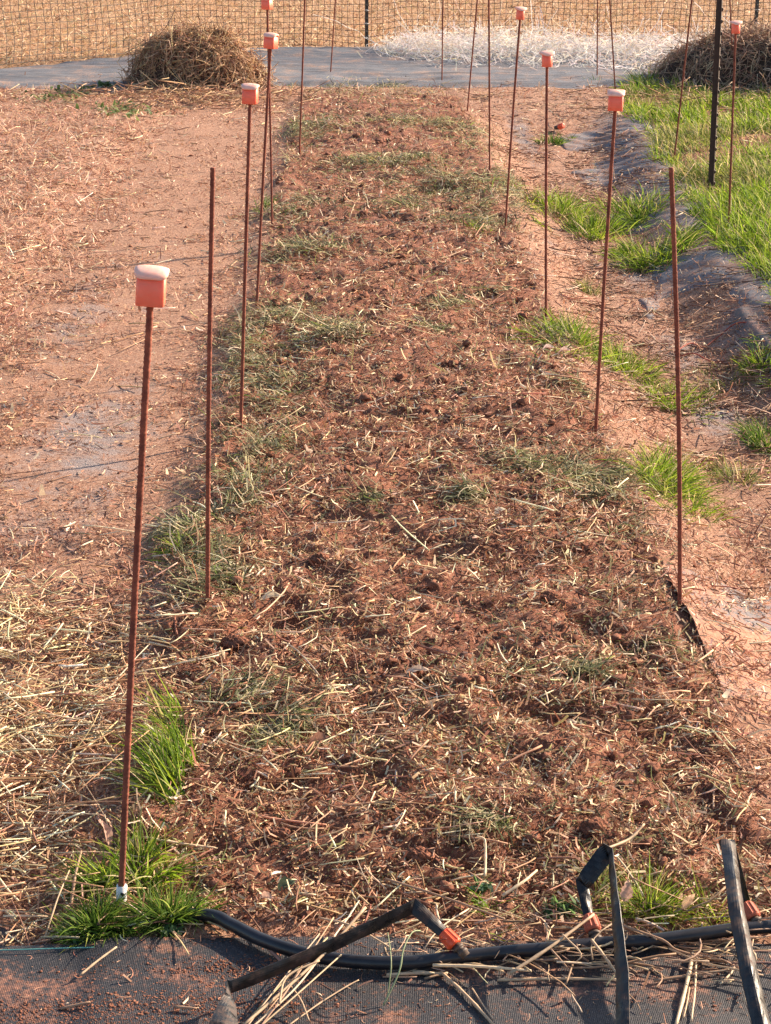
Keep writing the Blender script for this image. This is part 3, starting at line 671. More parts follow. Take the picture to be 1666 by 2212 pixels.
# ------------------------------------------------------------------ litter
STRAW = [(.70, .53, .31, 3), (.86, .72, .50, 3.0), (.50, .31, .17, 2.4), (.33, .17, .10, 2.2), (.56, .32, .20, 2.2), (.86, .76, .56, 1.0)]
DUSTY = [(.50, .28, .18, 3.6), (.37, .18, .115, 3.4), (.66, .46, .31, 1.6), (.24, .115, .075, 2.0), (.82, .68, .50, .6)]
MUTE = [(.34, .145, .08, 3.4), (.20, .085, .055, 3.4), (.50, .31, .18, 3), (.68, .50, .30, 2.6), (.84, .70, .48, 1.7), (.11, .05, .035, 2.3), (.32, .29, .13, 1.6)]
def pathclear(x, y):                              # worn clay path at left, thinly littered
    c = -.72 - .03*(y-4); return np.exp(-((x-c)/.26)**2)*ss(3.7, 4.5, y)*(1-ss(12.3, 13, y))
def zones(x, y):
    b_ = bedmask(x, y); gm = grassmask(x, y); front = 1-ss(2.34, 2.46, y)
    left = (1-ss(-.5, -.42, x)); pc = pathclear(x, y)
    return b_, gm, front, left, pc
g = np.random.default_rng(21)
x, y = sample(420000, 2.0, 14.2, g)
b_, gm, front, left, pc = zones(x, y)
dens = .92*b_ + (1-b_)*(.62 + .38*left) ; dens = dens*(1-.6*pc)*(1-.72*gm)*(1-.93*front)
dens = dens*np.where(b_ > .5, .60, .25)+dens*np.where(b_ > .5, .7, 1.0)*ss(.36, .62, fbm(x, y, 6, 3, 91))
dens = np.where(y > 13.6, dens*.15, dens)
k = g.random(len(x)) < dens; x = x[k]; y = y[k]; b_ = b_[k]; left = left[k]; pc = pc[k]; n = len(x)
C = np.where((b_ > .5)[:, None], pal(MUTE, n, g), pal(DUSTY, n, g))
lod = (y/2.5)**.38
L = np.exp(g.normal(math.log(.0098), .55, n))*lod; W = np.clip(L*.13, .0007, .0026)*np.exp(g.normal(0, .3, n))*lod**.5
L = L*(1-.25*pc)
V, Q_, Cc = strands(np.stack([x, y, hgt(x, y)+over(x, y)+.0015+g.exponential(.0025, n)], -1), g.uniform(0, 2*math.pi, n), g.normal(.05, .35, n), L, W, C, 2, kh=g.normal(0, .4, n), kp=g.normal(0, .7, n), roll=g.normal(0, .7, n))
setp(mesh('fine_litter', V, Q_, m_straw, None, Cc), 'fine dry plant crumbs and clay covered bits strewn over bed and paths', 'litter', None, 'stuff')

# long stalks
g = np.random.default_rng(22)
x, y = sample(52000, 2.38, 13.4, g); b_, gm, front, left, pc = zones(x, y)
lowleft = left*np.exp(-((y-3.25)/.42)**2)*ss(-.38, -.50, x); furrow = ss(.70, .86, x)*(1-gm)*ss(4.6, 5.6, y)*(1-ss(12.9, 13.4, y)); upleft = left*ss(-1.0, -1.35, x)*ss(6.5, 8, y)
nearleft = left*(1-ss(2.9, 3.4, y))
dens = .17*b_ + .13*(1-b_)*(1-gm) + .9*lowleft + .32*nearleft + .34*upleft + .05*gm + .55*furrow; dens = dens*(1-.65*pc)*(.15+1.6*ss(.38, .62, fbm(x, y, 5, 3, 92)))
dens = dens + .5*np.exp(-((y-2.42)/.05)**2)*b_*.5
k = g.random(len(x)) < dens; x = x[k]; y = y[k]; ll = (lowleft+nearleft)[k]; b_ = b_[k]; fu = furrow[k]; n = len(x)
C = np.where((fu > .4)[:, None], pal([(.30, .17, .11, 3), (.46, .30, .20, 2), (.18, .095, .065, 3), (.74, .60, .44, .8)], n, g), np.where((ll > .3)[:, None], pal(STRAW, n, g), np.where((g.random(n) < .55)[:, None], pal(STRAW, n, g), pal(DUSTY, n, g))))
lod = (y/2.5)**.3
L = np.exp(g.normal(math.log(.042), .5, n))*(1+.35*ll)*np.clip(lod, 1, 1.35); W = np.clip(g.normal(.0023, .0007, n), .0011, .0045)*lod
V, Q_, Cc = strands(np.stack([x, y, hgt(x, y)+over(x, y)+.003+g.exponential(.004, n)+.014*ll*g.random(n)], -1), g.uniform(0, 2*math.pi, n), g.normal(0, .16, n), L, W, C, 4, kh=g.normal(0, .20, n), kp=g.normal(-.03, .12, n), roll=g.uniform(0, 3, n), tube=True, conform=.14, wig=.022)
setp(mesh('straw_litter', V, Q_, m_straw, None, Cc), 'longer pale and brown straw stalks scattered over bed, paths and furrow', 'straw', None, 'stuff')

g = np.random.default_rng(122)
n = 5200; x = g.normal(-.84, .16, n); y = g.normal(3.28, .26, n); k = (x < -.47) & (g.random(n) < .25+.9*ss(.4, .6, fbm(x, y, 5, 2, 97))); x = x[k]; y = y[k]; n = len(x)
V, Q_, Cc = strands(np.stack([x, y, hgt(x, y)+.004+g.exponential(.008, n)], -1), g.uniform(0, 6.28, n), g.normal(0, .2, n), np.exp(g.normal(math.log(.045), .5, n)), np.clip(g.normal(.0022, .0007, n), .001, .004), pal([(.84, .66, .40, 3), (.90, .78, .56, 2), (.60, .42, .24, 1.6), (.38, .23, .13, 1)], n, g), 4, kh=g.normal(0, .4, n), kp=g.normal(-.05, .3, n), roll=g.uniform(0, 3, n), tube=True, wig=.03, conform=.15)
setp(mesh('straw_mat', V, Q_, m_straw, None, Cc), 'thick golden straw mat lying at near left beside the path', 'straw', None, 'stuff')

# dead leaf scraps (small, uncountable)
g = np.random.default_rng(23)
x, y = sample(9000, 2.4, 13.4, g); b_, gm, front, left, pc = zones(x, y); k = g.random(len(x)) < (.25*b_+.12*(1-b_))*(1-gm) + .5*ss(11.5, 12.8, y)*(x > -.6) + .5*(1-b_)*(1-gm)*ss(.6, .8, x)*ss(9.5, 12, y); x = x[k]; y = y[k]; n = len(x)
L = np.exp(g.normal(math.log(.012), .4, n))*(y/2.5)**.35
V, Q_, Cc = strands(np.stack([x, y, hgt(x, y)+.004], -1), g.uniform(0, 6.28, n), g.normal(.15, .4, n), L, L*.42, pal([(.50, .30, .19, 2), (.70, .54, .38, 2), (.24, .12, .08, 2)], n, g), 2, kh=g.normal(0, .5, n), kp=g.normal(0, .9, n), roll=g.normal(0, .6, n), taper=.7)
setp(mesh('leaf_scraps', V, Q_, m_leaf, None, Cc), 'small torn dead leaf scraps lying among the litter', 'leaf litter', None, 'stuff')

# cut grass mats wilting on the bed
g = np.random.default_rng(24)
CLIP = [(.13, .15, .07, 3), (.25, .25, .12, 3), (.46, .41, .23, 3), (.70, .62, .42, 2.2), (.05, .055, .035, 3), (.22, .29, .06, .6), (.34, .19, .11, 1.2)]
PATCH = ((640, 455, 85, 30, 1), (850, 352, 150, 22, 1), (690, 272, 70, 22, 1), (900, 268, 150, 16, .9), (970, 395, 120, 26, 1), (860, 445, 70, 22, .9), (1060, 440, 90, 50, 1), (1100, 400, 50, 25, .8), (1000, 485, 70, 20, .8),
         (660, 545, 90, 26, .8), (620, 700, 120, 50, .8), (730, 735, 90, 38, .9), (540, 770, 70, 90, .8), (600, 850, 80, 60, .55), (560, 980, 90, 70, .75), (500, 1090, 70, 60, .5), (1190, 720, 70, 36, .8), (1120, 1010, 90, 30, .55), (1270, 1030, 110, 60, .85),
         (1320, 1110, 60, 60, .6), (430, 1215, 90, 60, .8), (480, 1270, 60, 40, .6), (620, 1590, 90, 60, .6), (520, 1500, 80, 40, .45), (1190, 1455, 110, 26, .6), (1260, 1490, 50, 40, .8), (1060, 1790, 60, 20, .4), (780, 190, 160, 20, .6),
         (980, 660, 50, 18, .55), (1050, 640, 60, 22, .5), (960, 710, 60, 18, .5), (1020, 1080, 40, 20, .5), (800, 1075, 40, 15, .5), (660, 290, 40, 30, .8), (1020, 300, 60, 40, .6), (1240, 860, 50, 30, .6), (380, 1160, 60, 40, .5), (640, 1560, 60, 30, .5), (1400, 1420, 60, 30, .4))
Xs = []; Ys = []; Hs = []
for (a, c, rx, ry, s_) in PATCH:
    p = P(a, c); wx = rx/(F/ (p.y)) ; pa = P(a, c+ry); pb = P(a, max(c-ry, 120)); wy = abs(pb.y-pa.y)/2
    area = math.pi*wx*wy; n = int(min(5200, max(300, 21000*s_*area*(3.2/p.y)**1.3 + 250)))
    r = np.sqrt(g.random(n))*(1+.38*g.normal(size=n)); an = g.uniform(0, 6.28, n)
    xx_ = p.x + 1.15*wx*r*np.cos(an); yy_ = p.y + wy*r*np.sin(an); cl = fbm(xx_, yy_, 11, 3, 61) > .44
    Xs.append(xx_[cl]); Ys.append(yy_[cl]); Hs.append((np.maximum(0, 1-r*r)*s_*.028)[cl])
lx, ly = sample(26000, 2.42, 13.0, g); kk = g.random(len(lx)) < bedmask(lx, ly)*(.25 + 1.2*ss(.46, .62, fbm(lx, ly, 2.6, 3, 67)))*(.34 + .6*(1-ss(-.38, -.1, lx)) + .9*ss(7, 10, ly) + .35*ss(.35, .6, lx))
Xs.append(lx[kk]); Ys.append(ly[kk]); Hs.append(np.zeros(kk.sum()))
x = np.concatenate(Xs); y = np.concatenate(Ys); hh_ = np.concatenate(Hs)*1.3; n = len(x)
L = np.exp(g.normal(math.log(.042), .45, n)); W = np.clip(g.normal(.0019, .0005, n), .001, .0035)*(y/2.5)**.45
hd_ = fbm(x, y, 3.5, 2, 66)*9 + g.normal(0, .7, n)
V, Q_, Cc = strands(np.stack([x, y, hgt(x, y)+.003+hh_*(.35+.65*g.random(n))], -1), hd_, g.normal(.15, .35, n), L, W, pal(CLIP, n, g), 4, kh=g.normal(0, 1.0, n), kp=g.normal(-.55, .5, n), roll=g.normal(0, .5, n), taper=.5, wig=.12)
setp(mesh('grass_clippings', V, Q_, m_grass, None, Cc), 'wilted grey green grass clippings matted in patches on the bed', 'grass clippings', None, 'stuff')

# ------------------------------------------------------------------ living grass
FRESH = [(.14, .23, .018, 4), (.24, .35, .024, 3.4), (.36, .46, .05, 2.4), (.05, .09, .012, 3.2), (.46, .42, .14, 1.0), (.66, .54, .32, .9)]
OLIVE = [(.17, .22, .04, 3), (.30, .31, .08, 2), (.50, .42, .18, 1.5), (.09, .12, .03, 2.4), (.62, .50, .28, .8)]
g = np.random.default_rng(31)
y = 4.9 + (13.6-4.9)*g.random(190000)**1.25; x = g.uniform(1.25, 4.1, len(y)); inv = x < .26*y+.35
gm = grassmask(x, y); th = fbm(x, y, 3.0, 3, 44)
k = inv & (g.random(len(x)) < gm*(.30+1.0*ss(.34, .6, th))*np.clip((7/y)**1.1, 0, 1.3)*.8); x = x[k]; y = y[k]; th = th[k]; n = len(x)
dry = (fbm(x, y, 1.6, 2, 46) > .60)[:, None]
L = np.clip(g.normal(.070, .022, n), .03, .13)*(.7+.7*ss(.35, .7, th)); W = np.clip(g.normal(.0042, .0010, n), .002, .007)*(y/7)**.5
C = np.where(dry, pal(OLIVE, n, g), pal(FRESH, n, g))
V, Q_, Cc = strands(np.stack([x, y, hgt(x, y)-.003], -1), g.normal(2.9, 1.4, n), g.normal(1.05, .30, n), L, W, C, 4, kh=g.normal(0, .3, n), kp=-np.abs(g.normal(.7, .5, n)), roll=g.uniform(0, 3.1, n), taper=.92)
setp(mesh('grass', V, Q_, m_grass, None, Cc), 'lush green grass covering the bed at right', 'grass', None, 'stuff')

def tuft(a, c, rx, n, h, label, pal_=FRESH, lean=None, spread=.7, w_=.0026, ry=None, name='grass_tuft'):
    p = G(a, c); wx = rx*p.y/F; wy = wx*(ry or 1.7); g = np.random.default_rng(int(a*3+c))
    nc = max(3, int(n/45)); cx_ = g.normal(0, .5, nc)*wx; cy_ = g.normal(0, .5, nc)*wy; ci = g.integers(0, nc, n)
    ox = cx_[ci] + g.normal(0, wx*.20, n); oy = cy_[ci] + g.normal(0, wy*.20, n)
    head = np.arctan2(oy, ox) + g.normal(0, .9, n) if lean is None else lean + g.normal(0, .55, n)
    ed = np.clip(np.hypot(ox/wx, oy/wy), 0, 1.4)
    pit = 1.25 - spread*ed*.8 + g.normal(0, .22, n)
    L = np.clip(g.normal(h, h*.3, n), h*.3, h*1.7)
    pos = np.stack([ox, oy, hgt(ox+p.x, oy+p.y)-p.z-.003], -1)
    V, Q_, C = strands(pos, head, pit, L, np.clip(g.normal(w_, w_*.25, n), w_*.4, w_*1.8), pal(pal_, n, g), 5, kh=g.normal(0, .4, n), kp=-np.abs(g.normal(.6, .5, n)), roll=g.uniform(0, 3.1, n), taper=.93)
    o = mesh(name, V, Q_, m_grass, None, C); o.location = p; return setp(o, label, 'grass tuft', 'grass tufts growing around the bed')
DARKG = [(.60, .50, .28, .35), (.06, .115, .018, 4), (.11, .185, .025, 3), (.20, .29, .035, 2), (.33, .40, .08, .8)]
tuft(205, 2005, 80, 850, .044, 'dense dark green tuft at the lower left corner of the bed, on the fabric edge', DARKG, ry=.7, w_=.0028)
tuft(365, 1985, 76, 680, .055, 'spreading green tuft just right of the white pipe', DARKG, ry=.8, spread=1.1)
tuft(300, 1880, 80, 380, .065, 'upright bright green tuft right behind the foot of the nearest stake', FRESH, ry=1.2, w_=.003)
tuft(215, 1905, 45, 260, .05, 'green tuft left of the nearest stake foot with a dry leaf in it', DARKG, ry=1.2)
tuft(385, 1680, 80, 260, .09, 'long bladed grass clump leaning left beside the nearest stake', FRESH, lean=2.5, ry=2.2, w_=.0035, spread=.9)
tuft(400, 1560, 70, 150, .08, 'loose fresh grass clump above the long bladed one on the left bed edge', FRESH, lean=2.7, ry=2.0, w_=.0032, spread=1.0)
tuft(1400, 1965, 75, 420, .062, 'fine green tuft between the two right drip tapes', FRESH, ry=.8, w_=.0018, spread=.9)
tuft(1290, 1945, 40, 110, .05, 'thin grass around the muddy orange fitting', OLIVE, w_=.0018)
tuft(1090, 1985, 60, 90, .045, 'sparse green shoots right of the bright orange fitting', FRESH, w_=.0022, spread=1.2)
tuft(1545, 1975, 30, 70, .06, 'few green shoots beside the wide right tape', FRESH, w_=.002)
tuft(1190, 312, 30, 260, .06, 'small dark tuft just below the far orange fitting', DARKG, w_=.0045)
tuft(1208, 462, 66, 720, .095, 'bright tuft in the furrow right of the mushroom capped stake', FRESH, w_=.004)
tuft(1275, 500, 70, 820, .085, 'broad green tuft low in the furrow behind the warped cap stake', FRESH, w_=.004)
tuft(1380, 455, 74, 760, .10, 'dense upright tuft in the middle of the furrow', FRESH, w_=.004)
tuft(1415, 555, 78, 760, .11, 'dense bright tuft behind the bare right stake', FRESH, w_=.004)
tuft(1355, 548, 28, 160, .06, 'little tuft left of the dense bright one behind the bare right stake', DARKG, w_=.0035)
tuft(1275, 640, 45, 130, .06, 'sparse yellowish tuft right of the upright capped stake', OLIVE, w_=.003)
tuft(1232, 735, 80, 620, .085, 'grass clump crossing behind the warped cap stake at mid height', FRESH, w_=.003, spread=1.)
tuft(1350, 800, 95, 850, .07, 'low bright grass patch along the right bed edge before the bare stake', FRESH, w_=.003, ry=1.6, spread=1.1)
tuft(1440, 865, 90, 680, .065, 'grass patch around the bare right stake at its mid height', FRESH, w_=.003, ry=1.4, spread=1.1)
tuft(1415, 1020, 100, 700, .085, 'loose light green grass on the right bed edge left of the bare stake', FRESH, w_=.0026, ry=2.0, spread=1.1)
tuft(1480, 1090, 95, 520, .065, 'loose grass on the slope right of the bare stake', OLIVE + FRESH[:2], w_=.0026, ry=1.8, spread=1.1)
tuft(1600, 1035, 85, 330, .05, 'thin olive grass patch near the right frame edge', OLIVE, w_=.0024, ry=1.5, spread=1.2)
tuft(1645, 790, 60, 380, .06, 'small tuft under the red cords at the right frame edge', FRESH, w_=.003)
tuft(1560, 820, 90, 380, .035, 'low thin grass below the red cords', OLIVE, w_=.0026, ry=1.3)
tuft(1655, 955, 46, 380, .06, 'dark green tuft cut by the right frame edge', DARKG, w_=.003)
tuft(1400, 190, 45, 260, .13, 'taller dark clump at the far corner of the green grass bed', DARKG, w_=.006)
tuft(410, 1200, 60, 140, .06, 'fresh green blades beside the bare left stake', FRESH, w_=.0026, ry=1.5, spread=1.2)
tuft(1285, 180, 26, 90, .05, 'small weed patch at the far end of the furrow by a thin stake', DARKG, w_=.005)
tuft(1020, 500, 45, 120, .045, 'bright green shoots lying on the bed right of centre, far half', FRESH, w_=.003, spread=1.3)
tuft(560, 455, 25, 90, .07, 'narrow tuft at the left bed edge between the crossed stakes', DARKG, w_=.0035)

# low leafy weeds
def weed(a, c, rx, n, label, lw=.012, pal_=None, ry=.6):
    p = G(a, c); wx = rx*p.y/F; g = np.random.default_rng(int(a+c)); ox = g.normal(0, .5, n)*wx; oy = g.normal(0, .5, n)*wx*ry
    L = np.abs(g.normal(lw*2, lw*.6, n)); pos = np.stack([ox, oy, hgt(ox+p.x, oy+p.y)-p.z+g.random(n)*lw*1.2], -1)
    V, Q_, C = strands(pos, g.uniform(0, 6.28, n), g.normal(.5, .4, n), L, L*.55, pal(pal_ or [(.10, .15, .05, 3), (.17, .22, .08, 2), (.28, .28, .12, 1)], n, g), 3, kp=g.normal(-.6, .3, n), roll=g.normal(0, .4, n), taper=.8)
    o = mesh('weed', V, Q_, m_grass, None, C); o.location = p; return setp(o, label, 'weed', 'low leafy weeds')
weed(130, 210, 70, 150, 'trailing olive weed on the dead grass at upper left', .018, ry=2)
weed(270, 238, 70, 150, 'darker trailing weed below the left straw heap', .018, ry=1.6)
weed(230, 190, 40, 45, 'sparse upright weed at the near edge of the left fabric strip', .02)
weed(365, 2020, 30, 60, 'tiny round leaved weed under the spreading tuft by the hose end', .006, [(.12, .20, .09, 1)])
weed(170, 2045, 30, 60, 'tiny round leaved weed at the foot of the dark corner tuft', .006, [(.12, .20, .09, 1)])
weed(1040, 1930, 20, 40, 'small grey green weed above the bright orange fitting', .007, [(.22, .34, .20, 1), (.12, .22, .07, 1)])
weed(1210, 1975, 45, 90, 'low dark weed beside the muddy orange fitting', .007, [(.08, .15, .06, 1), (.18, .3, .1, 1)])

# ------------------------------------------------------------------ straw heaps, pale tangle, field grass
def heap(cx_, cy_, rx, ry, hz, n, name, label, cat, pl, L0, W0, core, skew=0., kh=.8, tube=True, mt=None, under=True, bright_top=None):
    g = np.random.default_rng(n); B = Bag()
    def prof(u, v):
        r = np.hypot(u, v); an = np.arctan2(v, u); rr = r*(1+.18*(fbm(np.cos(an)*1.5+4, np.sin(an)*1.5, 1.6, 2, n)-.5)*2)
        return hz*np.clip(1-rr**2.6, 0, 1)**.7*(.70+.65*fbm(u, v, 2.6, 3, n+1)*1.)*(1-skew*u)
    if under:
        m = 60; uu = np.linspace(-1.15, 1.15, m); U, V_ = np.meshgrid(uu, uu); Zc = prof(U, V_)*.93-.02 + .02*fbm(U, V_, 9, 3, 3)
        idx = np.arange(m*m).reshape(m, m); q = np.stack([idx[:-1, :-1], idx[:-1, 1:], idx[1:, 1:], idx[1:, :-1]], -1).reshape(-1, 4)
        B.add(np.stack([U*rx, V_*ry, Zc], -1).reshape(-1, 3), q, np.array(core))
    r = np.sqrt(g.random(n))*1.12; an = g.uniform(0, 6.28, n); u = r*np.cos(an); v = r*np.sin(an); z = np.maximum(prof(u, v), 0)
    e_ = .02; gx = (prof(u+e_, v)-prof(u-e_, v))/(2*e_*rx); gy = (prof(u, v+e_)-prof(u, v-e_))/(2*e_*ry)
    head = g.uniform(0, 6.28, n); slope = gx*np.cos(head)+gy*np.sin(head); L = np.exp(g.normal(math.log(L0), .4, n))
    pos = np.stack([u*rx-np.cos(head)*L*.4, v*ry-np.sin(head)*L*.4, z + g.exponential(.012, n) - slope*L*.4], -1)
    Vv, Q_, C = strands(pos, head, np.arctan(slope)*.7+g.normal(.05, .40, n), L, np.clip(g.normal(W0, W0*.3, n), W0*.4, W0*2), pal(pl, n, g), 5 if not tube else 4, kh=g.normal(0, kh, n), kp=g.normal(-.1, .45, n), roll=g.uniform(0, 3, n), tube=tube, wig=.10)
    Vv[:, 2] = np.maximum(Vv[:, 2], -.0 + .002)
    B.add(Vv, Q_, C); o = B.make(name, mt or m_straw); o.location = (cx_, cy_, float(base_h(cx_, cy_))-.0); return setp(o, label, cat)
BROWN = [(.54, .33, .19, 3), (.72, .49, .29, 3), (.26, .13, .08, 2), (.78, .58, .36, 1.5), (.36, .20, .13, 2)]
p = PZ(430, 184, 0)
heap(p.x, p.y, .46, .36, .33, 7000, 'straw_heap', 'shaggy heap of brown straw at upper left, on the path beside the fabric strip', 'straw heap', BROWN, .10, .0040, (.10, .06, .04), kh=.9, skew=.16)
p = PZ(1850, 180, 0)
heap(p.x, p.y, 1.42, .80, .40, 13000, 'straw_heap', 'larger dark straw heap at the upper right corner behind the green grass', 'straw heap', [(.42, .26, .17, 3), (.58, .39, .26, 2.6), (.24, .13, .09, 2.5), (.74, .55, .38, 1.2)], .10, .0040, (.07, .045, .03), kh=.9)
# loose straw round the heaps' feet
g = np.random.default_rng(77)
n = 1500; x = np.concatenate([g.normal(-1.15, .42, n//2), g.normal(2.9, .8, n//2)]); y = np.concatenate([g.normal(12.85, .28, n//2), g.normal(12.6, .35, n//2)])
V, Q_, C = strands(np.stack([x, y, hgt(x, y)+.008+g.exponential(.02, n)], -1), g.uniform(0, 6.28, n), g.normal(.05, .25, n), np.exp(g.normal(math.log(.11), .4, n)), .0042, pal(BROWN, n, g), 4, kh=g.normal(0, .8, n), tube=True)
setp(mesh('loose_straw', V, Q_, m_straw, None, C), 'loose brown straw strewn around the feet of the two heaps', 'straw', None, 'stuff')
# pale tangle by the fence
g = np.random.default_rng(78)
PALE = [(.90, .80, .75, 5), (.92, .88, .85, 3.4), (.70, .55, .42, 1.3), (.80, .66, .50, 1.2)]
xa = PZ(838, 110, 0).x; xb = PZ(1570, 110, 0).x
n = 6800; u = g.random(n)**1.1; x = xa + (xb-xa)*u; yc = 15.85 - .75*u**1.5; v = g.normal(0, 1, n); y = yc + v*(.30+.22*u)*(.6+.6*ss(0, .15, u))
hz = .19*np.exp(-(v/1.15)**2)*ss(-.05, .10, u)*(1-.15*ss(.6, 1, u))*(.55+.9*fbm(x, y, 2.5, 3, 79))
L = np.exp(g.normal(math.log(.16), .5, n))
V, Q_, C = strands(np.stack([x-2.2, y-15.8, .012+hz*g.random(n)], -1), g.uniform(0, 6.28, n), g.normal(.10, .26, n), L, np.clip(g.normal(.0031, .0009, n), .0014, .006), pal(PALE, n, g, .10), 8, kh=g.normal(0, 3.4, n), kp=g.normal(-.1, .6, n), roll=g.uniform(0, 3, n), wig=.35)
V[:, 2] = np.abs(V[:, 2])
o = mesh('strand_tangle', V, Q_, strand_mat('bleached_strands', .45, .40), None, C); o.location = (2.2, 15.8, 0); setp(o, 'bleached white tangle of fine curly strands heaped along the fence foot', 'tangle')
# field of dry turf beyond the fence
g = np.random.default_rng(79)
n = 95000; y = 14.6 + (29-14.6)*g.random(n)**1.2; x = g.uniform(-.25*y-.6, .27*y+.6); k = y > np.where(x < -1.3, 14.8+(16.4-14.8)*ss(-3.0, -1.2, x), 16.35)+.0; x = x[k]; y = y[k]; n = len(x)
TURF = [(.52, .31, .165, 3), (.68, .45, .26, 2.6), (.36, .19, .10, 2.4), (.84, .64, .42, 1.2), (.20, .11, .06, 1.6), (.30, .26, .11, .6)]
L = np.exp(g.normal(math.log(.055), .35, n)); V, Q_, C = strands(np.stack([x, y, hgt(x, y)-.002], -1), g.uniform(0, 6.28, n), g.normal(.55, .35, n), L, np.clip(g.normal(.0065, .002, n), .002, .012), pal(TURF, n, g), 2, kp=g.normal(-.5, .4, n), roll=g.uniform(0, 3, n), taper=.8)
setp(mesh('dry_turf', V, Q_, m_straw, None, C), 'tan dormant turf of the open field behind the fence', 'grass', None, 'stuff')
# dead grass thatch at upper left
g = np.random.default_rng(80)
y = np.exp(g.uniform(math.log(6), math.log(13.5), 26000)); x = g.uniform(-.27*y-.2, -.9, len(y)); k = g.random(len(x)) < ss(-1.12, -1.45, x+.35*(fbm(x, y, 2, 3, 82)-.5))*(.4+.8*fbm(x, y, 3, 2, 83)); x = x[k]; y = y[k]; n = len(x)
V, Q_, C = strands(np.stack([x, y, hgt(x, y)], -1), g.uniform(0, 6.28, n), g.normal(.35, .35, n), np.exp(g.normal(math.log(.045), .4, n)), np.clip(g.normal(.0034, .001, n), .0015, .006), pal([(.62, .36, .25, 3), (.76, .52, .38, 2.4), (.44, .23, .15, 2), (.84, .68, .50, 1)], n, g), 3, kh=g.normal(0, .9, n), kp=g.normal(-.4, .6, n), roll=g.uniform(0, 3, n), taper=.6)
setp(mesh('dead_grass', V, Q_, m_straw, None, C), 'pinkish dead grass thatch covering the ground at upper left', 'dead grass', None, 'stuff')

# ------------------------------------------------------------------ stalks one can point to
def stalk(pts, w_, label, colr=(.66, .50, .31), lift=.006, z=None, group='loose straw stalks at the near end'):
    q = []
    for i, a in enumerate(pts):
        p = PZ(a[0], a[1], a[2] if len(a) > 2 else .012)
        if len(a) < 3: p.z = float(hgt(p.x, p.y)) + .008 + lift
        q.append(p)
    s_ = spline(q, 6); o0 = s_[0]; rad = [w_/2*(1-.25*i/len(s_))*(1.0+.25*(i in (len(s_)//3, 2*len(s_)//3))) for i in range(len(s_))]
    V, Q_, T_ = tube_path([a-o0 for a in s_], rad, 6); o = mesh('straw_stalk', V, Q_, m_straw, None, np.broadcast_to(colr, (len(V), 3)), T=T_); o.location = o0
    return setp(o, label, 'straw', group)
PL = (.78, .62, .42); TN = (.60, .44, .29); BR = (.42, .27, .18)
stalk([(935, 2085, .024), (1040, 2088, .026), (1148, 2097, .02)], .0048, 'pale straight stalk lying just under the hose right of the bright orange fitting', PL)
stalk([(1075, 2115), (1200, 2112), (1345, 2114)], .0042, 'long horizontal stalk ending at the narrow drip tape', TN)
stalk([(953, 2098), (1010, 2150), (1068, 2213)], .0050, 'thick stalk slanting down right on the black fabric at bottom centre', TN)
stalk([(1020, 2132), (1045, 2170), (1066, 2200)], .0022, 'thin stalk beside the thick slanting one at bottom centre', TN)
stalk([(1103, 2102, .02), (1190, 2045, .036), (1283, 1975, .05)], .0052, 'long stalk crossing over the hose up to the muddy fitting', TN)
stalk([(835, 2104), (900, 2101), (968, 2101)], .0052, 'tan stalk lying along the hose underside left of centre', TN)
stalk([(1278, 2030, .035), (1306, 2066, .03), (1333, 2104, .018)], .0046, 'stalk crossing the hose just left of the narrow tape', TN)
stalk([(1215, 2018, .045), (1255, 2060, .03), (1242, 2080, .02)], .0026, 'short bent stalk over the hose left of the narrow tape', TN)
stalk([(1190, 2050, .036), (1215, 2078, .022), (1238, 2106, .014)], .0030, 'short thin stalk dropping from the hose at centre right', BR)
stalk([(1413, 2116), (1500, 2104), (1588, 2091)], .0046, 'brown stalk reaching from the narrow tape to the wide tape', BR)
stalk([(1498, 2058), (1482, 2130), (1460, 2215)], .0062, 'bright thick stalk hanging down the fabric between the right tapes', PL)
stalk([(1504, 2060), (1502, 2130), (1494, 2203)], .0032, 'slimmer upright stalk next to the bright thick one between the right tapes', PL)
stalk([(1490, 2130), (1484, 2165), (1477, 2196)], .0028, 'short stalk between the bright thick one and the slimmer one', TN)
stalk([(1590, 2085), (1575, 2105), (1556, 2123)], .0034, 'short stalk touching the left side of the wide tape', PL)
stalk([(1333, 1995, .04), (1430, 2030, .03), (1470, 2055, .02), (1590, 2080, .012)], .0040, 'long brown stalk arching between the right tapes over the hose', BR)
stalk([(0, 2162), (50, 2190), (105, 2216)], .0040, 'stalk in the lower left corner of the fabric', TN)
stalk([(0, 2196), (90, 2206)], .0028, 'second thinner stalk in the lower left corner', BR)
stalk([(172, 2098), (212, 2072), (252, 2046)], .0036, 'tan stalk under the dark corner tuft on the fabric', TN)
stalk([(37, 2020), (90, 1997), (147, 1970)], .0042, 'stalk pointing at the dark corner tuft from the left', TN)
stalk([(93, 2004), (125, 1940, .02), (150, 1880, .03)], .0028, 'thin stalk rising steeply left of the dark corner tuft', TN)
stalk([(152, 1942), (163, 1890, .02), (176, 1838, .03)], .0048, 'brown stalk standing left of the nearest grass tufts', BR)
stalk([(130, 2163), (195, 2160)], .0040, 'small stick on the fabric at lower left', BR)
stalk([(378, 2172), (425, 2176)], .0040, 'short stick left of the folded tape end', BR)
stalk([(562, 2032), (600, 2068), (612, 2080)], .0058, 'short reddish stick under the folded tape near the hose', (.40, .22, .17))
stalk([(620, 2215), (690, 2165), (750, 2128), (775, 2115)], .0024, 'very thin curved stem on the fabric left of centre bottom', TN)
stalk([(1048, 1893, .03), (1049, 1850, .045), (1047, 1814, .06), (1030, 1806, .064)], .0042, 'upright broken stalk standing near the front of the bed', PL)
stalk([(1308, 1834, .115), (1360, 1812, .11), (1392, 1780, .12)], .0046, 'stalk resting on the fold of the narrow tape', TN)
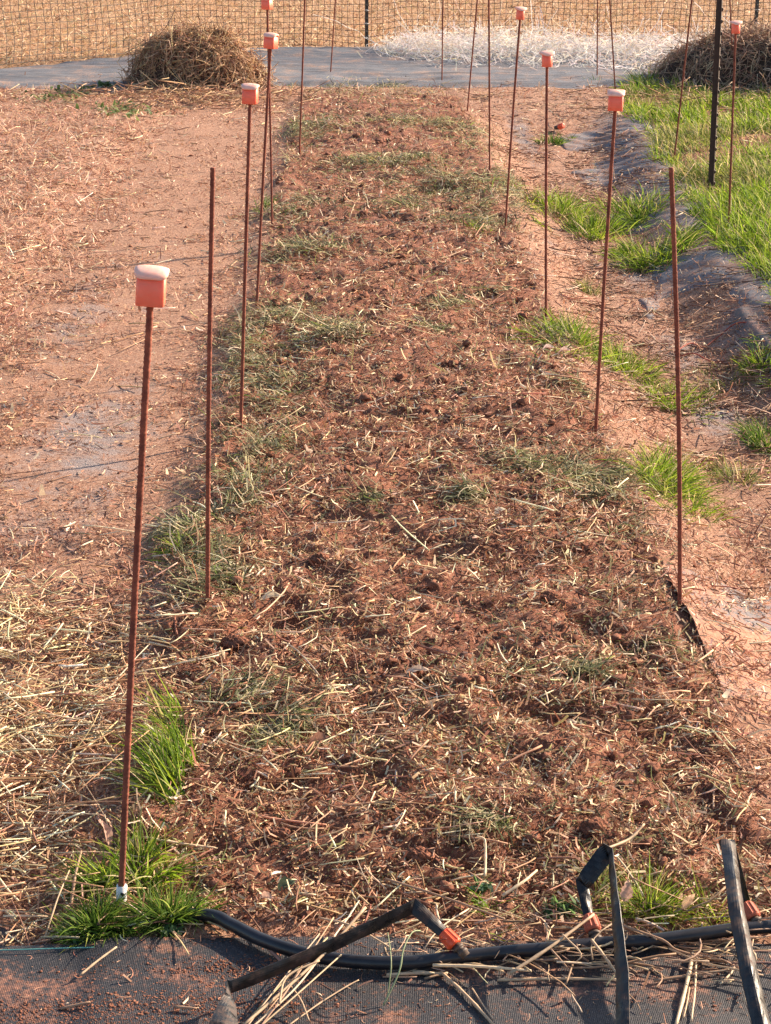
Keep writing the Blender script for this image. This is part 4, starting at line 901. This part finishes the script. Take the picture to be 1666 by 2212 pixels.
stalk([(833, 1912), (950, 1935, .03), (1090, 1985, .03)], .0040, 'long brown stalk slanting behind the first folded tape', BR)
stalk([(1085, 1935, .02), (1130, 1905, .03), (1160, 1880, .02)], .0050, 'pale split stalk above the sparse shoots', PL)
stalk([(310, 1815), (400, 1820), (470, 1818)], .0042, 'pale horizontal stalk right of the nearest stake above its tuft', PL)
stalk([(690, 1985), (760, 2000, .028), (840, 2045, .03)], .0036, 'stalk lying across the folded tape left of its crease', TN)
stalk([(836, 2160), (845, 2090, .05), (843, 2050, .06), (838, 2015, .065)], .0020, 'thin green grey stem arching up over the hose, straight one', (.34, .38, .22))
stalk([(828, 2170), (862, 2100, .05), (872, 2050, .07), (890, 2015, .08), (908, 2010, .075)], .0024, 'thin green grey stem hooked over the hose, bent one', (.36, .42, .24))
# bundle of bound straws at the bottom
e = PZ(690, 2040, .03); B = Bag(); g = np.random.default_rng(3)
for i in range(6):
    a0 = (520+i*7+g.normal(0, 3), 2230+g.normal(0, 6)); a1 = (700+g.normal(0, 18)+i*3, 2038+g.normal(0, 22)+i*2); bend = g.normal(0, 7)
    q = [PZ(a0[0], a0[1], .012), PZ((a0[0]+a1[0])/2+bend, (a0[1]+a1[1])/2, .022+.004*(i % 3)), PZ(a1[0], a1[1], .03+.004*(i % 4))]
    V, Q_, T_ = tube_path([v-e for v in spline(q, 6)], .0009+.0006*g.random(), 5); B.add(V, Q_, pal([(*PL, 1), (*TN, 2)], 1, g)[0], T_)
q = [PZ(520, 2220, .02), PZ(690, 2070, .04), PZ(790, 1960, .065)]; V, Q_, T_ = tube_path([v-e for v in spline(q, 8)], .0022, 6); B.add(V, Q_, TN, T_)
q = [PZ(603, 2168, .03), PZ(620, 2110, .045), PZ(690, 2075, .05)]; V, Q_, T_ = tube_path([v-e for v in spline(q, 8)], .0016, 6); B.add(V, Q_, TN, T_)
q = [PZ(622, 2062+60, .03), PZ(650, 2160, .02), PZ(668, 2205, .012)]; V, Q_, T_ = tube_path([v-e for v in spline(q, 8)], .0012, 6); B.add(V, Q_, TN, T_)
o = B.make('straw_bundle', m_straw); o.location = e; setp(o, 'fanned bundle of pale straws running off the bottom edge right of the folded tape', 'straw bundle')
# uncountable straws gathered along the hose
g = np.random.default_rng(90)
n = 270; x = g.uniform(.02, .62, n); y = 2.315 + .035*g.normal(size=n) - .02*x; y = np.where(g.random(n) < .4, y+.07, y)
V, Q_, C = strands(np.stack([x, y, np.full(n, .008)+g.random(n)*.022*ss(.0, .3, x)], -1), np.where(g.random(n) < .6, g.normal(0, .35, n), g.uniform(0, 6.28, n)), g.normal(0, .12, n), np.exp(g.normal(math.log(.05), .45, n)), np.clip(g.normal(.0022, .0008, n), .001, .004), pal([(*TN, 3), (*BR, 3), (*PL, 1.4)], n, g), 4, kh=g.normal(0, .5, n), roll=g.uniform(0, 3, n), tube=True, wig=.06)
setp(mesh('hose_straw', V, Q_, m_straw, None, C), 'broken straw gathered along the black hose', 'straw', None, 'stuff')
# crumbs on the front fabric
n = 60000; x = g.uniform(-.75, .85, n); y = g.uniform(1.95, 2.38, n); k = g.random(n) < .03 + .12*fbm(x, y, 9, 3, 95) + 1.3*np.exp(-((x+.18)/.10)**2-((y-2.24)/.06)**2) + .9*np.exp(-((x+.40)/.16)**2-((y-2.19)/.05)**2) + .8*np.exp(-((x+.16)/.06)**2-((y-2.31)/.04)**2); x = x[k]; y = y[k]; n = len(x)
sz = np.minimum(.00055*(1-g.random(n))**-.4, .0020); zf = np.maximum(hgt(x, y), -.01)+.006+.008*(fbm(x, y, 7, 3, 31)-.3)
iv = np.array([tuple(a) for a in I0[0]]); it = np.array(I0[1])
V = iv[None]*(1+.3*g.normal(size=(n, len(iv), 1)))*sz[:, None, None]*np.array([1.4, 1.2, .6]) + np.stack([x, y, zf], -1)[:, None]
setp(mesh('spilled_soil', V.reshape(-1, 3), np.zeros((0, 4), int), m_clod, None, T=(it[None]+(np.arange(n)*len(iv))[:, None, None]).reshape(-1, 3)), 'red soil crumbs spilled on the black fabric', 'soil', None, 'stuff')
n = 900; x = g.uniform(-.75, .85, n); y = g.uniform(1.95, 2.38, n); zf = np.maximum(hgt(x, y), -.01)+.007+.008*(fbm(x, y, 7, 3, 31)-.3)
V, Q_, C = strands(np.stack([x, y, zf], -1), g.uniform(0, 6.28, n), g.normal(0, .2, n), np.exp(g.normal(math.log(.010), .6, n)), .0010, pal(DUSTY, n, g), 4, kh=g.normal(0, 2, n), roll=g.normal(0, .6, n))
setp(mesh('fabric_lint', V, Q_, m_straw, None, C), 'tiny curled plant bits on the black fabric', 'litter', None, 'stuff')

# ------------------------------------------------------------------ dry leaves
def leaf(a, c, L, label, colr, head=0., tilt=.3, z=.012, curl=1.0, wr=.36):
    nu, nv = 15, 7; p = G(a, c); p.z += z; V = []; rs_ = np.random.default_rng(int(a)); ed = 1+.12*rs_.normal(size=nu)
    for i in range(nu):
        t = i/(nu-1); wd = L*wr*math.sin(math.pi*min(1, t**.8))**.8*(1-.25*t)*ed[i]
        for j in range(nv):
            s_ = -1+2*j/(nv-1); V.append(((t-.5)*L, s_*wd*.5, L*.10*curl*math.sin(3*t)+abs(s_)**1.4*wd*.28*curl + L*.03*math.sin(t*9+s_*3)))
    V = np.array(V); Mx = Matrix.Rotation(head, 3, 'Z') @ Matrix.Rotation(-tilt, 3, 'Y') @ Matrix.Rotation(.35, 3, 'X')
    V = V @ np.array(Mx.transposed()); n = nu*nv; idx = np.arange(n).reshape(nu, nv); q = np.stack([idx[:-1, :-1], idx[:-1, 1:], idx[1:, 1:], idx[1:, :-1]], -1).reshape(-1, 4)
    C = np.array(colr)[None]*(1+.15*rs_.normal(size=(n, 1)))
    o = mesh('dry_leaf', V, q, m_leaf, None, np.clip(C, .02, .9)); o.location = p; return setp(o, label, 'leaf', 'dead leaves on the bed')
leaf(588, 1300, .055, 'pale curled leaf right of the bare left stake foot', (.72, .60, .42), .05, .15, .02)
leaf(905, 1462, .050, 'pale oval leaf lying at the centre of the lower bed', (.66, .50, .38), .05, .05, .012)
leaf(60, 1802, .052, 'brown grey leaf at the left frame edge above the dusty fabric', (.46, .31, .23), .1, .0, .008)
leaf(225, 1835, .055, 'pinkish leaf standing in the grass left of the nearest stake', (.52, .32, .24), 2.3, .9, .03)
leaf(690, 1632, .05, 'broad brown leaf standing at mid left of the lower bed', (.30, .15, .10), -.5, .5, .02, 1, .6)
leaf(1080, 1125, .03, 'small cream leaf right of centre in the middle bed', (.84, .72, .52), .4, .3, .012, 1, .7)
leaf(620, 1925, .030, 'green brown broken leaf at the front of the bed', (.11, .14, .08), .2, .4, .012, 1, .8)
leaf(577, 1965, .034, 'pinkish curled leaf just above the hose at left', (.60, .38, .28), -.6, .4, .014, 1.4, .5)
leaf(990, 1330, .045, 'brown leaf edge on beside a dark hollow right of centre', (.42, .24, .17), -.8, .3, .015)
leaf(1335, 1335, .040, 'upright pointed pale leaf left of the lifted fabric edge', (.70, .50, .34), 1.7, .9, .02)
leaf(1236, 1568, .022, 'small round pale leaf in the lower right bed', (.80, .64, .46), .4, .3, .012, 1, .8)
leaf(1350, 1985, .035, 'pink brown leaf behind the narrow tape in the front tuft', (.58, .36, .28), 1.2, .8, .04, 1, .6)
leaf(1485, 1990, .040, 'flat tan leaf beside the wide right tape', (.58, .36, .22), .9, .2, .03, .5, .35)
leaf(1185, 775, .045, 'white pink curled leaf left of the warped cap stake', (.70, .52, .46), -.4, .3, .02, 1.5, .5)
leaf(1220, 780, .045, 'second curled leaf touching the warped cap stake', (.66, .46, .38), -.4, .3, .02, 1.5, .5)
